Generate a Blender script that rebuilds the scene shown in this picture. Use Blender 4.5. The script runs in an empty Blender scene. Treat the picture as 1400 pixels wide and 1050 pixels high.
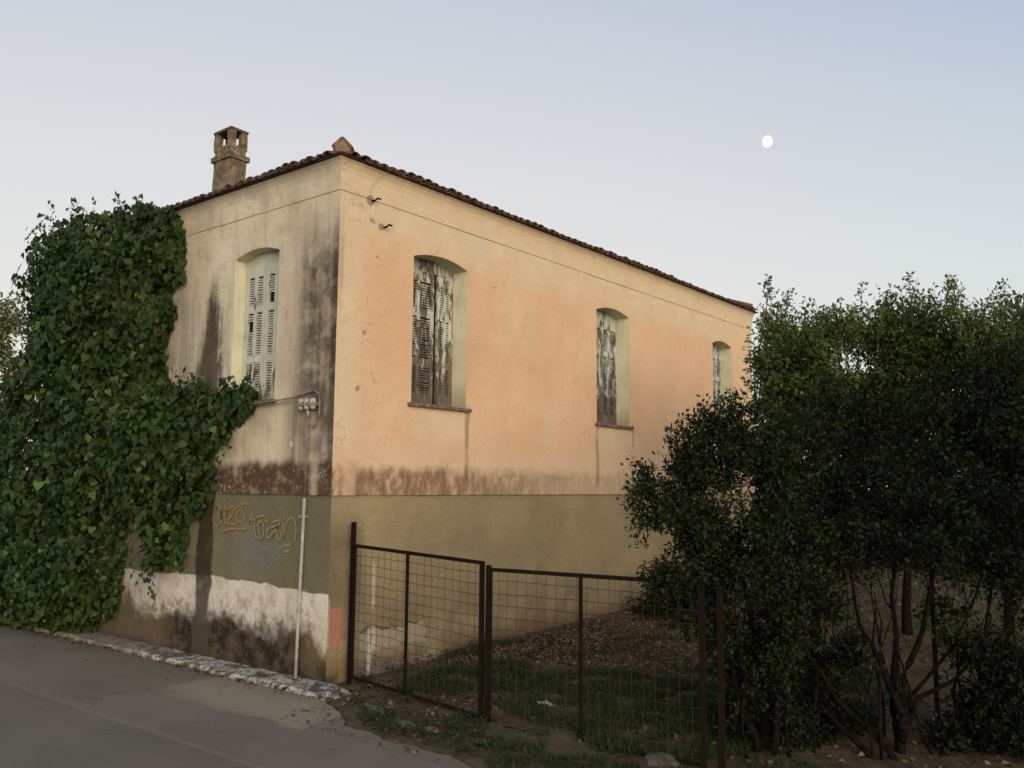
import bpy, bmesh, math, random
import numpy as np
from mathutils import Vector, Matrix, noise as mnoise
rnd = random.Random(7)
rng = np.random.default_rng(7)
S = bpy.context.scene
COL = S.collection
R = math.radians

# ------------------------------------------------------------------ camera
FPX, CX, CY = 1209.8, 700.0, 525.0           # focal length and centre of the photograph in its own pixels
YAW, PITCH, ROLL = R(38.624), R(6.5764), R(0.452)
CAM = Vector((-5.881, -7.012, 1.997))
Fv = Vector((math.cos(YAW)*math.cos(PITCH), math.sin(YAW)*math.cos(PITCH), math.sin(PITCH)))
Rv = Vector((math.sin(YAW), -math.cos(YAW), 0))
Uv = Rv.cross(Fv)
Rv, Uv = Rv*math.cos(ROLL) + Uv*math.sin(ROLL), Uv*math.cos(ROLL) - Rv*math.sin(ROLL)
cd = bpy.data.cameras.new('camera'); cam = bpy.data.objects.new('camera', cd); COL.objects.link(cam)
cd.sensor_width = 36; cd.lens = FPX/1400*36; cd.clip_start = .05; cd.clip_end = 4000
cam.location = CAM
cam.rotation_euler = Matrix((Rv, Uv, -Fv)).transposed().to_euler()
S.camera = cam
def depth_pt(px, py, d):                      # point at distance d in front of the camera
    r = Fv*FPX + Rv*(px-CX) + Uv*(CY-py)
    return CAM + r*(d/FPX)
def on_plane(px, py, axis, v):
    r = Fv*FPX + Rv*(px-CX) + Uv*(CY-py)
    return CAM + r*((v-CAM[axis])/r[axis])

# ------------------------------------------------------------------ sky, sun, exposure
SUN_EL, SUN_AZ = R(6.0), math.atan2(-0.80, -0.60)       # direction to the sun, measured from +X
SUN_DIR = Vector((math.cos(SUN_EL)*math.cos(SUN_AZ), math.cos(SUN_EL)*math.sin(SUN_AZ), math.sin(SUN_EL)))
ANTI = [(.67, .61, .575), (.68, .635, .585), (.61, .58, .575), (.38, .43, .56), (.24, .31, .45)]
SIDE = [(.63, .64, .62), (.60, .63, .61), (.36, .43, .57), (.24, .34, .52)]
SUNC = [(1.25, .85, .50), (1.0, .82, .62), (.66, .64, .62), (.38, .43, .52)]
w = bpy.data.worlds.new('World'); S.world = w; w.use_nodes = True
nt = w.node_tree; nt.nodes.clear()
wo = nt.nodes.new('ShaderNodeOutputWorld'); bg = nt.nodes.new('ShaderNodeBackground')
sky = nt.nodes.new('ShaderNodeTexSky'); sky.sky_type = 'NISHITA'; sky.sun_disc = False
sky.sun_elevation = SUN_EL; sky.sun_rotation = math.pi/2 - SUN_AZ
sky.air_density = 1.0; sky.dust_density = 1.5; sky.ozone_density = 1.5
bg.inputs[1].default_value = 0.05
# twilight haze glow on top of the clear-sky model: pinkish grey opposite the set sun, bluer overhead and to the sides, warm towards the sun
geo = nt.nodes.new('ShaderNodeTexCoord'); sep = nt.nodes.new('ShaderNodeSeparateXYZ'); nt.links.new(geo.outputs['Generated'], sep.inputs[0])
def wmath(op, a, b=0.0, clamp=False):
    m = nt.nodes.new('ShaderNodeMath'); m.operation = op; m.use_clamp = clamp
    for k, v in ((0, a), (1, b)):
        if isinstance(v, bpy.types.NodeSocket): nt.links.new(v, m.inputs[k])
        else: m.inputs[k].default_value = v
    return m.outputs[0]
def wramp(f, stops):
    r = nt.nodes.new('ShaderNodeValToRGB'); r.color_ramp.interpolation = 'B_SPLINE'; nt.links.new(f, r.inputs[0]); e = r.color_ramp.elements
    while len(e) < len(stops): e.new(.5)
    for q, (p, c) in zip(e, stops): q.position = p; q.color = (*c, 1)
    return r.outputs[0]
def wmix(f, a, b):
    m = nt.nodes.new('ShaderNodeMix'); m.data_type = 'RGBA'; nt.links.new(f, m.inputs[0]); nt.links.new(a, m.inputs[6]); nt.links.new(b, m.inputs[7]); return m.outputs[2]
el = wmath('MAXIMUM', sep.outputs[2], 0.0)
adot = nt.nodes.new('ShaderNodeVectorMath'); adot.operation = 'DOT_PRODUCT'; nt.links.new(geo.outputs['Generated'], adot.inputs[0])
hx_, hy_ = -math.cos(SUN_AZ), -math.sin(SUN_AZ); adot.inputs[1].default_value = (hx_, hy_, 0)
anti = wramp(el, [(0, ANTI[0]), (.22, ANTI[1]), (.45, ANTI[2]), (.7, ANTI[3]), (1, ANTI[4])])
sidec = wramp(el, [(0, SIDE[0]), (.22, SIDE[1]), (.45, SIDE[2]), (.7, SIDE[3]), (1, ANTI[4])])
sunc = wramp(el, [(0, SUNC[0]), (.22, SUNC[1]), (.45, SUNC[2]), (.7, SUNC[3]), (1, ANTI[4])])
fa = nt.nodes.new('ShaderNodeMapRange'); fa.interpolation_type = 'SMOOTHSTEP'; nt.links.new(adot.outputs['Value'], fa.inputs[0]); fa.inputs[1].default_value = .45; fa.inputs[2].default_value = 1.0
fs = nt.nodes.new('ShaderNodeMapRange'); fs.interpolation_type = 'SMOOTHSTEP'; nt.links.new(adot.outputs['Value'], fs.inputs[0]); fs.inputs[1].default_value = -.2; fs.inputs[2].default_value = -1.0
c_ = wmix(fs.outputs[0], wmix(fa.outputs[0], sidec, anti), sunc)
bg2 = nt.nodes.new('ShaderNodeBackground'); nt.links.new(c_, bg2.inputs[0]); bg2.inputs[1].default_value = 0.95
ads = nt.nodes.new('ShaderNodeAddShader'); nt.links.new(bg.outputs[0], ads.inputs[0]); nt.links.new(bg2.outputs[0], ads.inputs[1])
nt.links.new(sky.outputs[0], bg.inputs[0]); nt.links.new(ads.outputs[0], wo.inputs[0])
sl = bpy.data.lights.new('sun', 'SUN'); sl.energy = 3.5; sl.angle = R(60); sl.color = (1, .84, .68)
so = bpy.data.objects.new('sun', sl); COL.objects.link(so)
so.rotation_euler = SUN_DIR.to_track_quat('Z', 'Y').to_euler(); so.location = (-20, -40, 20)
S.view_settings.view_transform = 'Standard'; S.view_settings.look = 'None'
S.view_settings.gamma = 1; S.view_settings.use_curve_mapping = False
S.view_settings.exposure = 0.1

# ------------------------------------------------------------------ node helper
class G:
    def __init__(s, name, rough=.9, spec=.25):
        s.m = bpy.data.materials.new(name); s.m.use_nodes = True
        s.t = s.m.node_tree; s.b = s.t.nodes['Principled BSDF']; s.out = s.t.nodes['Material Output']
        s.b.inputs['Roughness'].default_value = rough
        s.b.inputs['Specular IOR Level'].default_value = spec
        s._p = None
    def n(s, t): return s.t.nodes.new(t)
    def put(s, sock, v):
        if isinstance(v, bpy.types.NodeSocket): s.t.links.new(v, sock)
        elif isinstance(v, (tuple, list)):
            sock.default_value = (*v, 1) if len(v) == 3 and sock.type == 'RGBA' else v
        else: sock.default_value = v
    def pos(s):
        if s._p is None:
            g = s.n('ShaderNodeNewGeometry'); x = s.n('ShaderNodeSeparateXYZ'); s.t.links.new(g.outputs['Position'], x.inputs[0])
            s._p = (g.outputs['Position'], x.outputs[0], x.outputs[1], x.outputs[2], g.outputs['Random Per Island'])
        return s._p
    def ma(s, op, a, b=0.0, clamp=False):
        m = s.n('ShaderNodeMath'); m.operation = op; m.use_clamp = clamp; s.put(m.inputs[0], a); s.put(m.inputs[1], b); return m.outputs[0]
    def add(s, a, b): return s.ma('ADD', a, b)
    def sub(s, a, b): return s.ma('SUBTRACT', a, b)
    def mul(s, a, b): return s.ma('MULTIPLY', a, b)
    def mx(s, a, b): return s.ma('MAXIMUM', a, b)
    def st(s, v, a, b, lo=0.0, hi=1.0):      # smoothstep
        m = s.n('ShaderNodeMapRange'); m.interpolation_type = 'SMOOTHSTEP'
        s.put(m.inputs[0], v); s.put(m.inputs[1], a); s.put(m.inputs[2], b); s.put(m.inputs[3], lo); s.put(m.inputs[4], hi)
        return m.outputs[0]
    def noi(s, scale, detail=5, rough=.6, stretch=(1, 1, 1), dist=0., off=(0, 0, 0)):
        mp = s.n('ShaderNodeMapping'); s.t.links.new(s.pos()[0], mp.inputs[0])
        mp.inputs['Scale'].default_value = stretch; mp.inputs['Location'].default_value = off
        n = s.n('ShaderNodeTexNoise'); s.t.links.new(mp.outputs[0], n.inputs['Vector'])
        n.inputs['Scale'].default_value = scale; n.inputs['Detail'].default_value = detail
        n.inputs['Roughness'].default_value = rough; n.inputs['Distortion'].default_value = dist
        return n.outputs[0]
    def vor(s, scale, feature='F1', stretch=(1, 1, 1), vec=None):
        mp = s.n('ShaderNodeMapping'); s.t.links.new(vec or s.pos()[0], mp.inputs[0]); mp.inputs['Scale'].default_value = stretch
        n = s.n('ShaderNodeTexVoronoi'); n.feature = feature; s.t.links.new(mp.outputs[0], n.inputs['Vector']); n.inputs['Scale'].default_value = scale
        return n.outputs[0]
    def mix(s, f, a, b, mode='MIX'):
        m = s.n('ShaderNodeMix'); m.data_type = 'RGBA'; m.blend_type = mode
        s.put(m.inputs[0], f); s.put(m.inputs[6], a); s.put(m.inputs[7], b); return m.outputs[2]
    def box(s, u, z, u0, u1, z0, z1, su=.06, sz=.06):
        a = s.mul(s.st(u, u0-su, u0+su), s.st(u, u1-su, u1+su, 1, 0))
        b = s.mul(s.st(z, z0-sz, z0+sz), s.st(z, z1-sz, z1+sz, 1, 0))
        return s.mul(a, b)
    def done(s, col, bump=None, dist=.01, strength=.6, rough=None):
        s.put(s.b.inputs['Base Color'], col)
        if rough is not None: s.put(s.b.inputs['Roughness'], rough)
        if bump is not None:
            b = s.n('ShaderNodeBump'); b.inputs['Strength'].default_value = strength; b.inputs['Distance'].default_value = dist
            s.put(b.inputs['Height'], bump); s.t.links.new(b.outputs[0], s.b.inputs['Normal'])
        return s.m

def simple(name, col, var=.25, scale=8, rough=.85, bump=.004, spec=.25, col2=None, isl=0.0):
    g = G(name, rough, spec); n = g.noi(scale, 6)
    c2 = col2 or tuple(c*(1-var) for c in col); c1 = tuple(min(1, c*(1+var*.6)) for c in col)
    c = g.mix(g.st(n, .35, .65), c2, c1)
    if isl: c = g.mix(g.mul(g.pos()[4], isl), c, tuple(k*.45 for k in col))
    return g.done(c, g.noi(scale*8, 4), bump, .5)

# ------------------------------------------------------------------ materials
def upper_plaster(side):
    g = G('plaster_'+side, .92, .12); P, x, y, z, _ = g.pos()
    u = y if side == 'gable' else x
    big = g.noi(.9, 4); mid = g.noi(3.2, 6, .65, dist=.4); fine = g.noi(38, 5, .7)
    stre = g.noi(1.0, 6, .7, (6, 6, .45)); stre2 = g.noi(1.0, 5, .7, (17, 17, .8), off=(3, 5, 1))
    speck = g.noi(55, 3, .8)
    ud = g.add(u, g.mul(g.sub(mid, .5), .5)); zd = g.add(z, g.mul(g.sub(mid, .5), .55))
    if side == 'gable':
        c = g.mix(g.st(big, .35, .65), (.525, .47, .345), (.65, .60, .46))
        c = g.mix(g.mul(g.st(g.add(g.mul(stre, .5), g.mul(mid, .5)), .46, .62), .42), c, (.30, .24, .17))
        # peach tint, lower right part
        c = g.mix(g.mul(g.box(ud, zd, -.3, 1.0, 2.9, 4.3, .3, .4), .35), c, (.40, .28, .18))
        # broad grey grime between window and corner
        m = g.mul(g.box(ud, zd, -.4, .62, 2.45, 4.65, .20, .40), g.st(g.add(g.mul(stre, .45), mid), .48, .86, .25, 1))
        m = g.mul(m, g.st(g.noi(14, 6, .75), .28, .6, .72, 1.0)); c = g.mix(m, c, (.085, .073, .060))
        # blackened strip right at the corner
        m = g.mul(g.box(g.add(u, g.mul(g.sub(stre2, .5), .1)), z, -.3, .085, 2.0, 4.55, .05, .5), g.st(g.add(g.mul(mid, .5), g.mul(g.noi(12, 6, .75), .5)), .3, .56, .4, 1))
        c = g.mix(g.mul(m, .95), c, (.040, .031, .025))
        # narrow smear below z 4.6 beside the corner stain
        m = g.mul(g.box(g.add(u, g.mul(g.sub(stre2, .5), .25)), z, .2, .36, 3.4, 4.5, .07, .35), g.st(stre2, .4, .6))
        c = g.mix(g.mul(m, .5), c, (.10, .085, .07))
        # grime left of the window, widening downwards
        hw = g.st(z, 4.55, 3.3, .02, .20); c0 = g.add(g.mul(g.sub(4.45, z), .02), 2.24)
        dd = g.ma('ABSOLUTE', g.sub(g.add(g.add(u, g.mul(g.sub(stre2, .5), .22)), g.mul(g.sub(mid, .5), .3)), c0))
        m = g.mul(g.st(g.sub(dd, hw), -.05, .10, 1, 0), g.st(z, 4.6, 4.1)); m = g.mul(m, g.st(g.add(mid, g.mul(stre2, .6)), .45, .75, .75, 1))
        c = g.mix(g.mul(m, .96), c, g.mix(g.st(g.noi(15, 5, .75), .4, .6), (.028, .020, .016), (.062, .046, .036)))
        m = g.mul(g.box(ud, zd, 1.75, 3.2, 2.3, 4.0, .2, .5), g.st(stre, .35, .7))
        c = g.mix(g.mul(m, .62), c, (.15, .125, .10))
        m = g.mul(g.box(ud, z, 2.6, 3.5, 2.2, 4.6, .2, .4), g.st(stre2, .3, .7, .3, 1))
        c = g.mix(g.mul(m, .6), c, (.13, .11, .09))
        # streaks under the sill
        m = g.mul(g.box(g.add(u, g.mul(g.sub(stre2, .5), .3)), z, .35, .75, 2.2, 2.85, .12, .12), g.st(stre2, .35, .6, .3, 1))
        c = g.mix(g.mul(m, .6), c, (.13, .10, .075))
        m = g.mul(g.box(u, z, -.1, .24, 2.2, 2.95, .05, .1), g.st(mid, .3, .6, .5, 1))
        c = g.mix(g.mul(m, .6), c, (.11, .09, .07))
        # brown rotten band over the plinth
        zb = g.add(z, g.mul(g.sub(g.noi(4, 5, .6, (1, 1, .3)), .5), .22))
        m = g.st(zb, 2.29, 2.17); m = g.mul(m, g.st(g.noi(5, 6, .72), .28, .52, .5, 1))
        mm = g.mul(m, g.st(g.ma('ABSOLUTE', g.sub(g.add(u, g.mul(z, .0)), .27)), .0, .1, .25, 1))
        c = g.mix(g.mul(mm, .97), c, (.062, .034, .018))
        chips = g.mul(g.st(g.noi(16, 5, .78), .575, .62), g.mul(m, .8))
        c = g.mix(chips, c, (.30, .25, .20))
        chips = g.mul(g.st(g.noi(13, 5, .75, off=(9, 2, 4)), .55, .6), g.box(ud, z, 1.65, 2.2, 1.85, 2.15, .08, .04))
        c = g.mix(g.mul(chips, .8), c, (.42, .36, .29))
        chips = g.mul(g.st(g.noi(18, 4, .7), .48, .55), g.box(u, z, .1, .2, 2.03, 2.14, .03, .03))
        c = g.mix(chips, c, (.45, .40, .34))
        c = g.mix(g.st(g.ma('SQRT', g.add(g.ma('POWER', g.mul(g.sub(u, .66), 1.3), 2), g.ma('POWER', g.sub(z, 2.42), 2))), .03, .038, 1, 0), c, (.5, .47, .40))
        # ridge of crumbled plaster under the string line at far end
        c = g.mix(g.mul(g.box(u, z, 2.3, 3.4, 4.6, 5.4, .3, .2), .25), c, (.33, .26, .20))
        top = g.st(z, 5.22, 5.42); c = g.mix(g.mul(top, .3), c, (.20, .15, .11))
    else:
        peach = g.mix(g.st(big, .3, .7), (.62, .40, .24), (.69, .47, .30))
        peach = g.mix(g.mul(g.st(stre, .45, .75), .35), peach, (.56, .40, .25))
        cream = g.mix(g.st(mid, .3, .7), (.62, .49, .32), (.67, .555, .38))
        zc = g.add(z, g.mul(g.sub(g.noi(1.3, 5, .6), .5), .8))
        line = g.add(4.55, g.mul(g.st(x, .2, 3.2, 1, 0), .0))
        m = g.st(zc, g.sub(line, .15), g.add(line, .35)); m = g.mx(m, g.st(z, 5.05, 5.07)); m = g.mx(m, g.mul(g.st(g.noi(.8, 5, .65, off=(11, 3, 6)), .48, .66), .55))
        m = g.mx(m, g.mul(g.st(ud, .42, .18), g.st(zd, 2.0, 2.4)))
        m = g.mx(m, g.mul(g.st(x, 8.6, 10.2), .6))
        # below the sills, repainted patches
        m = g.mx(m, g.mul(g.box(x, z, 1.15, 2.05, 2.45, 2.9, .12, .12), .75))
        m = g.mx(m, g.mul(g.box(x, z, 4.9, 5.85, 2.45, 2.9, .12, .12), .75))
        m = g.mx(m, g.mul(g.st(zd, 2.6, 2.25), .6))
        c = g.mix(g.mul(m, .9), peach, cream)
        # filler patch with a clean edge, right of the first window
        pz = g.add(z, g.mul(g.sub(mid, .5), .3)); 
        m = g.box(g.add(u, g.mul(g.sub(g.noi(5, 3), .5), .22)), pz, 1.93, 2.36, 4.77, 5.02, .015, .015)
        c = g.mix(g.mul(m, .8), c, (.60, .52, .36))
        # damp brown band above the plinth, fading to the right
        zb = g.add(z, g.mul(g.sub(g.noi(2.3, 7, .7, (1, 1, .8)), .5), .42))
        m = g.st(zb, 2.24, 2.10); m = g.mul(m, g.st(g.noi(7, 6, .72, (1, 1, .5)), .3, .58, .2, 1)); m = g.mul(m, g.st(x, 1.2, 5.0, 1, .40))
        c = g.mix(g.mul(m, .88), c, (.17, .095, .05))
        m = g.mul(g.box(g.add(x, g.mul(g.sub(stre2, .5), .12)), z, .12, .3, 1.8, 2.3, .05, .1), .6)
        c = g.mix(m, c, (.60, .42, .28))
        # drips below the right ends of the sills
        for (a, zt) in ((2.03, 2.95), (4.86, 2.95), (5.86, 2.95)):
            ww = .035 if a != 5.86 else .02
            m = g.mul(g.box(g.add(x, g.add(g.mul(g.sub(stre2, .5), .06), g.mul(g.sub(g.noi(5, 5, .7), .5), .10))), z, a-ww, a+ww, 2.02 if a != 5.86 else 2.6, zt, .02, .04), g.st(mid, .3, .55, .35, 1))
            c = g.mix(g.mul(m, .62), c, (.16, .12, .08))
        # pock marks
        m = g.mul(g.st(g.noi(20, 2, .5, off=(4, 1, 8)), .775, .79), g.st(x, .7, .1, 1, 1))
        c = g.mix(m, c, (.14, .10, .07))
        for (a, b, r) in ((.40, 5.05, .05), (.57, 4.80, .035), (.42, 4.84, .014), (.46, 4.83, .014), (.52, 4.45, .012), (.36, 3.6, .02), (.3, 3.0, .02)):
            d = g.ma('SQRT', g.add(g.ma('POWER', g.sub(g.add(x, g.mul(g.sub(speck, .5), .1)), a), 2), g.ma('POWER', g.sub(g.add(z, g.mul(g.sub(speck, .5), .08)), b), 2)))
            c = g.mix(g.mul(g.st(d, r, r+.015, 1, 0), .75), c, (.17, .13, .09))
        c = g.mix(g.mul(g.box(g.add(x, .0), z, -.2, .06, 3.9, 4.7, .02, .4), .4), c, (.25, .17, .10))
        m = g.mul(g.st(g.noi(2.2, 6, .7, (1, 1, 1), dist=1.2, off=(2, 7, 3)), .56, .68), .14)
        c = g.mix(m, c, (.36, .26, .17))
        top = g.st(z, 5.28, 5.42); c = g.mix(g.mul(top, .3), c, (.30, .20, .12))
    # hair cracks
    cr = g.n('ShaderNodeTexVoronoi'); cr.feature = 'DISTANCE_TO_EDGE'; cr.inputs['Scale'].default_value = 1.5
    vm = g.n('ShaderNodeVectorMath'); vm.operation = 'ADD'; g.t.links.new(P, vm.inputs[0])
    nn = g.n('ShaderNodeTexNoise'); nn.inputs['Scale'].default_value = 3.2; nn.inputs['Detail'].default_value = 6; g.t.links.new(P, nn.inputs['Vector']); g.t.links.new(nn.outputs['Color'], vm.inputs[1])
    g.t.links.new(vm.outputs[0], cr.inputs['Vector'])
    crk = g.mul(g.st(cr.outputs[0], .0, .010, 1, 0), g.st(big, .5, .62)); 
    if side != 'gable': crk = g.mul(crk, g.mx(g.st(x, .9, .5), .25))
    c = g.mix(g.mul(crk, .45), c, (.12, .09, .07))
    c = g.mix(g.mul(g.st(fine, .3, .7), .12), c, (.2, .16, .12))
    h = g.add(g.mul(mid, .8), g.mul(fine, .22)); h = g.sub(h, g.mul(crk, .4))
    return g.done(c, h, .035, .55)

def plinth_plaster(side):
    g = G('plinth_'+side, .95, .1); P, x, y, z, _ = g.pos()
    u = y if side == 'gable' else x
    big = g.noi(1.1, 5, .6); mid = g.noi(4, 6, .68, dist=.3); fine = g.noi(45, 5, .7); stre2 = g.noi(1.0, 5, .7, (14, 14, .7))
    ud = g.add(u, g.mul(g.sub(mid, .5), .3)); zd = g.add(z, g.mul(g.sub(mid, .5), .3))
    if side == 'gable':
        c = g.mix(g.st(big, .35, .65), (.15, .138, .088), (.18, .163, .105))
        c = g.mix(g.mul(g.box(ud, zd, .9, 2.2, .9, 1.75, .3, .2), .25), c, (.16, .15, .12))
        # blue spray cloud
        m = g.mul(g.box(ud, zd, .75, 1.55, 1.1, 1.56, .12, .1), g.st(g.noi(11, 6, .75), .44, .6))
        c = g.mix(g.mul(m, .5), c, (.12, .19, .23))
        m = g.mul(g.box(ud, zd, .85, 1.5, 1.2, 1.6, .1, .1), g.st(g.noi(24, 3, .7, off=(3, 3, 3)), .66, .69))
        c = g.mix(g.mul(m, .7), c, (.32, .34, .34))
        # whitewash
        wt = g.add(.93, g.mul(g.sub(g.noi(1.6, 3, .5), .5), .16)); wt = g.add(wt, g.mul(g.sub(g.noi(9, 4), .5), .03))
        wb = g.add(.50, g.mul(g.sub(g.noi(2.4, 6, .65, off=(1, 4, 2)), .5), .65)); wb = g.sub(wb, g.st(u, .6, .0, 0, .16))
        white = g.mix(g.st(mid, .3, .7), (.56, .52, .45), (.70, .66, .58))
        white = g.mix(g.mul(g.st(g.noi(7, 5, .7, (1, 1, .5)), .5, .66), .5), white, (.26, .22, .17))
        c = g.mix(g.st(z, g.add(wt, .008), g.sub(wt, .008)), c, white)
        low = g.mix(g.st(g.noi(3, 6, .72), .40, .66), (.020, .016, .012), (.070, .054, .036))
        low = g.mix(g.mul(g.st(ud, 2.6, 3.3), .8), low, (.17, .125, .075))
        low = g.mix(g.mul(g.mul(g.st(ud, .5, .25), g.st(zd, .12, .3)), .8), low, (.16, .115, .05))
        c = g.mix(g.st(z, g.add(wb, .11), g.sub(wb, .10)), c, low)
        c = g.mix(g.mul(g.st(z, g.add(wb, .32), g.sub(wb, .0)), g.mul(g.st(g.noi(6, 6, .75), .42, .62), .8)), c, (.10, .075, .05))
        # long black run of water
        dd = g.ma('ABSOLUTE', g.sub(g.add(u, g.mul(g.sub(g.noi(3.2, 6, .7), .5), .22)), 2.22))
        m = g.mul(g.st(dd, .12, .18, 1, 0), g.st(mid, .25, .5, .75, 1)); c = g.mix(g.mul(m, .93), c, g.mix(g.st(z, .6, .95), (.075, .06, .045), (.034, .028, .016)))
        c = g.mix(g.mul(g.box(ud, z, 3.3, 4.6, -.1, 2, .3, .2), .35), c, (.07, .06, .045))
        c = g.mix(g.mul(g.mul(g.st(zd, .17, .0), .8), 1.), c, (.04, .033, .025))
    else:
        c = g.mix(g.st(big, .35, .65), (.295, .238, .138), (.35, .285, .168))
        c = g.mix(g.mul(g.st(g.noi(.7, 3, off=(3, 0, 0)), .45, .6), .3), c, (.20, .18, .11))
        # olive left strip and purple-brown grime near the post
        m = g.mul(g.box(ud, zd, -.2, .42, .75, 1.6, .1, .2), g.st(mid, .3, .6, .5, 1)); c = g.mix(g.mul(m, .55), c, (.085, .055, .038))
        # pale weathered lower area
        m = g.mul(g.box(ud, zd, 2.4, 8.5, .42, .85, .5, .18), g.st(g.noi(2, 6, .7), .38, .6)); c = g.mix(g.mul(m, .5), c, (.27, .225, .145))
        c = g.mix(g.mul(g.mul(g.st(zd, 1.1, .45), g.st(g.noi(2.6, 6, .7, off=(6, 1, 2)), .38, .62, .25, 1)), .55), c, (.13, .108, .066))
        # peeled plaster with its broken edge
        pu = g.add(x, g.mul(g.sub(g.noi(4, 5), .5), .35)); pz = g.add(z, g.mul(g.sub(g.noi(5, 5, off=(5, 5, 5)), .5), .28))
        m = g.box(pu, pz, .42, 1.38, .30, .50, .012, .012); c = g.mix(g.mul(m, .9), c, (.36, .31, .22))
        e = g.sub(g.box(pu, g.sub(pz, .018), .42, 1.38, .30, .50, .012, .012), m); c = g.mix(g.mx(g.mul(e, .8), 0), c, (.03, .025, .02))
        # dusty grey base and black spots
        m = g.mul(g.box(ud, zd, .3, 1.4, -.1, .22, .15, .06), .75); c = g.mix(m, c, (.13, .11, .09))
        m = g.mul(g.box(ud, zd, .45, 1.5, .0, .2, .1, .05), g.st(g.noi(8, 5, .7), .52, .6)); c = g.mix(g.mul(m, .8), c, (.03, .025, .02))
        # brown splash on the foot of the wall further along
        m = g.st(zd, .42, .12); m = g.mul(m, g.st(x, 1.4, 2.2)); c = g.mix(g.mul(m, .8), c, (.12, .07, .035))
        # white runs of paint behind the gate
        for (a, b, z0, z1) in ((.61, .024, .72, 1.2), (.60, .05, .30, .52), (.57, .03, .02, .5)):
            m = g.mul(g.box(g.add(x, g.mul(g.sub(g.noi(14, 4), .5), .05)), z, a-b, a+b, z0, z1, .008, .06), g.st(g.noi(20, 4, .7, (1, 1, .3)), .38, .5))
            c = g.mix(g.mul(m, .75), c, (.55, .53, .46))
        # pink square and whitewash turning the corner
        pe = g.add(x, g.mul(g.sub(g.noi(12, 4), .5), .04))
        m = g.box(pe, g.add(z, g.mul(g.sub(g.noi(12, 4), .5), .03)), -.1, .03, .38, .86, .008, .01); c = g.mix(g.mul(m, .8), c, (.40, .36, .29))
        m = g.box(pe, z, .03, .2, .39, .765, .006, .006); c = g.mix(g.mul(m, .75), c, (.42, .17, .13))
        m = g.mul(g.st(zd, .40, .1), g.st(x, .45, .2)); c = g.mix(g.mul(m, .9), c, (.17, .12, .055))
        m = g.mul(g.box(ud, zd, -.3, .12, .0, .12, .06, .05), .9); c = g.mix(m, c, (.05, .04, .025))
    c = g.mix(g.mul(g.st(fine, .35, .65), .18), c, (.05, .04, .03))
    h = g.add(mid, g.mul(fine, .22))
    return g.done(c, h, .035, .6)

M = {}
M['gable'] = upper_plaster('gable'); M['side'] = upper_plaster('side')
M['plinth_gable'] = plinth_plaster('gable'); M['plinth_side'] = plinth_plaster('side')
def reveal_mat():
    g = G('reveal_paint', .9, .15); P, x, y, z, _ = g.pos()
    c = g.mix(g.st(g.noi(3, 6, .6), .35, .65), (.55, .53, .37), (.64, .62, .46))
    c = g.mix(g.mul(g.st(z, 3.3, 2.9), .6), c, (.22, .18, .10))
    c = g.mix(g.mul(g.st(g.noi(1, 6, .7, (9, 9, .8)), .5, .66), .35), c, (.30, .27, .18))
    return g.done(c, g.noi(30, 5), .006, .4)
M['reveal'] = reveal_mat()
def shutter_mat(name, wear, rust):
    g = G(name, .75, .25); P, x, y, z, _ = g.pos()
    paint = g.mix(g.st(g.noi(5, 4), .35, .65), (.41, .445, .375), (.50, .53, .455))
    wood = g.mix(g.st(g.noi(1, 6, .7, (60, 60, 4)), .3, .7), (.06, .045, .036), (.20, .155, .12))
    n = g.noi(1, 7, .75, (11, 11, 3.4), dist=.8)
    n = g.sub(n, g.mul(g.st(z, 3.8, 2.95), .13 if wear > .3 else .10))
    m = g.st(n, wear+.02, wear-.02)
    c = g.mix(m, paint, wood)
    if rust: c = g.mix(g.mul(g.box(x, g.add(z, g.mul(g.sub(g.noi(9, 3), .5), .1)), 1.27, 1.36, 4.2, 4.42, .01, .04), g.st(g.noi(14, 4), .48, .56)), c, (.28, .09, .05))
    return g.done(c, g.add(g.mul(m, -.5), g.noi(30, 4)), .004, .5)
M['shutter_worn'] = shutter_mat('shutter_worn', .50, True)
M['shutter_side'] = shutter_mat('shutter_side', .49, False)
M['shutter_gable'] = shutter_mat('shutter_gable', .36, False)
M['dark'] = simple('dark_interior', (.012, .010, .009), .2)  # near-black colour stands in for the shade behind slats and in the room
M['sill'] = simple('sill_stone', (.17, .13, .10), .5, 14, .9, .006)
def tile_mat():
    g = G('clay_tile', .9, .15); P, x, y, z, isl = g.pos()
    oi = g.n('ShaderNodeObjectInfo')
    c = g.mix(oi.outputs['Random'], (.13, .055, .038), (.085, .05, .04))
    c = g.mix(g.mul(g.st(g.noi(7, 6, .7), .42, .62), .75), c, (.15, .11, .09))
    c = g.mix(g.mul(g.st(g.noi(23, 4, .7), .55, .65), .6), c, (.06, .05, .045))
    return g.done(c, g.noi(60, 4), .004, .6)
M['tile'] = tile_mat()
M['tile_red'] = simple('red_clay', (.20, .095, .06), .4, 12, .9, .006)
M['eave'] = simple('eave_wood', (.055, .03, .022), .4, 14)
def chimney_mat():
    g = G('chimney_render', .95, .1); z = g.pos()[3]
    c = g.mix(g.st(g.noi(5, 6, .7), .38, .62), (.16, .125, .085), (.27, .215, .145))
    c = g.mix(g.mul(g.st(g.noi(9, 6, .7, off=(2, 2, 2)), .45, .6), g.st(z, 6.0, 6.6, .35, .9)), c, (.085, .065, .045))
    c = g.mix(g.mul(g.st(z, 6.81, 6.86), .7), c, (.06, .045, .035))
    return g.done(c, g.noi(16, 6, .7), .03, .9)
M['chimney'] = chimney_mat()
M['soot'] = simple('soot', (.02, .015, .012), .3)
M['pipe'] = simple('grey_pipe', (.36, .35, .31), .18, 10, .6, .001, .4)
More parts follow.
